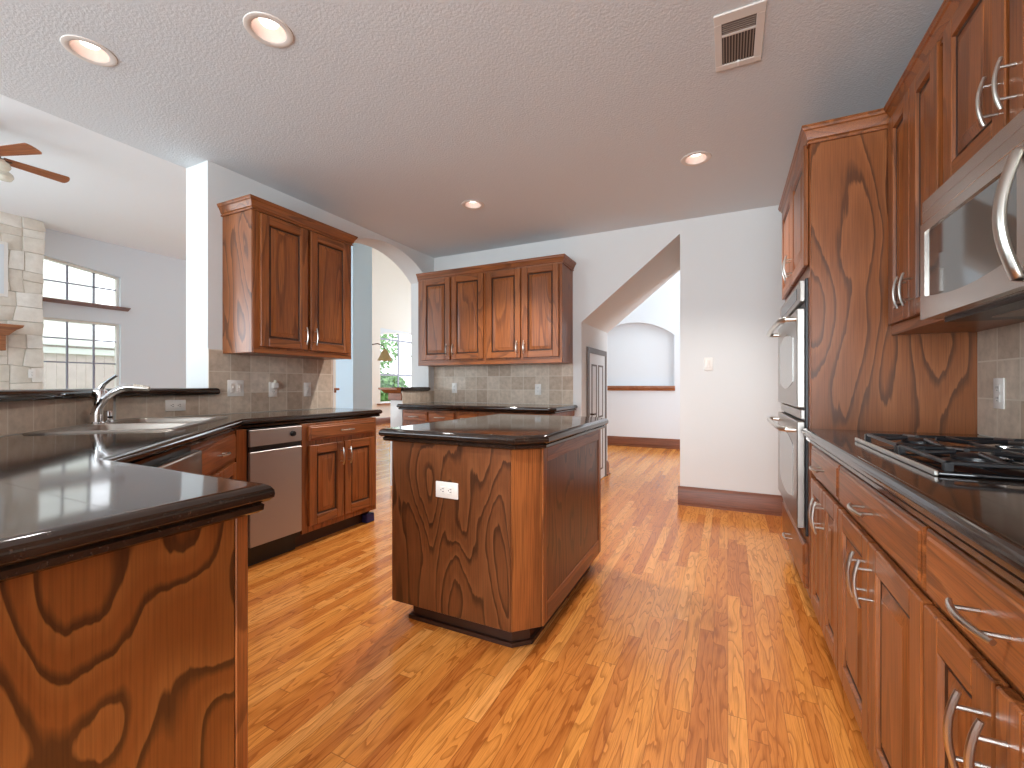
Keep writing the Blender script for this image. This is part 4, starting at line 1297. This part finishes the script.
# ------------------------------------------------------------------ outdoors
bm = B(); box(bm, -40, LW - .165, -25, 30, -.35, -.15)
struct(build('ground_outside', bm, 'lawn', smooth=0))
fe = thing('wooden_fence', 'tall cedar privacy fence beyond the living room window', 'fence', (-12.0, 2.4, -.15))
bm = B()
for k in range(22): box(bm, -0.02, 0.0, .15 * k - 0.6, .15 * k - .455, 0.0, 2.06, 0, .004, 1)
build('picket_board', bm, 'fence', fe)
bm = B(); box(bm, 0.001, 0.05, -.62, 2.72, 1.90, 2.02); box(bm, -.06, 0.09, -.62, 2.72, 2.061, 2.11); build('rail', bm, 'siding', fe)
nb = thing('neighbor_house', 'pale sided neighbouring house beyond the fence', 'house', (-17, 2, -.15))
bm = B(); box(bm, -3, 0, -9, 4.4, 0, 7.5)
for k in range(40): box(bm, 0, .02, -9, 4.4, .18 * k, .18 * k + .165)
build('wall', bm, 'siding', nb, smooth=0)
bm = B(); prism(bm, [(-3.4, 0), (.5, 0), (-1.4, 1.6)], -9.3, 4.7); bmesh.ops.rotate(bm, verts=bm.verts, cent=(0, 0, 0), matrix=Matrix.Rotation(R(90), 3, 'X'))
for v_ in bm.verts: v_.co.y = -v_.co.y - 4.6 if False else v_.co.y; 
build('roof', bm, 'vent_slat', nb, (0, -4.6, 7.5), 0, smooth=0)


def tree(label, loc, hgt, rad, seed):
    rr = random.Random(seed)
    r = thing('garden_tree', label, 'tree', loc)
    bm = B(); tube(bm, [(0, 0, 0), (.06, .03, hgt * .3), (-.04, .1, hgt * .6), (0, 0, hgt * .85)], [.14, .11, .08, .03], 10)
    for k in range(5):
        an = rr.uniform(0, 6.28); tube(bm, [(0, .05, hgt * .45), (cos(an) * rad * .4, sin(an) * rad * .4, hgt * .65), (cos(an) * rad * .75, sin(an) * rad * .75, hgt * .8)], [.06, .04, .015], 8)
    build('trunk', bm, 'trunk', r)
    bm = B()
    for k in range(1500):
        while True:
            p = Vector((rr.uniform(-1, 1), rr.uniform(-1, 1), rr.uniform(-1, 1)))
            if p.length < 1: break
        p = Vector((p.x * rad, p.y * rad, hgt * .72 + p.z * rad * .8))
        u = Vector((rr.uniform(-1, 1), rr.uniform(-1, 1), rr.uniform(-1, 1))).normalized(); v_ = u.orthogonal().normalized()
        sz = rr.uniform(.07, .14)
        vs4 = [bm.verts.new(p + u * sz * a + v_ * sz * .55 * b) for a, b in ((-1, 0), (0, -1), (1, 0), (0, 1))]
        bm.faces.new(vs4)
    build('crown', bm, 'leaf', r, smooth=0, recalc=False)


tree('leafy tree at the left of the nook window view', (-14.5, 14.2, -.15), 4.2, 1.9, 3)
tree('leafy tree at the right of the nook window view', (-12.9, 18.6, -.15), 3.6, 1.7, 5)
tree('low leafy shrub under the nook window view', (-12.2, 13.6, -.15), 1.5, .8, 9)
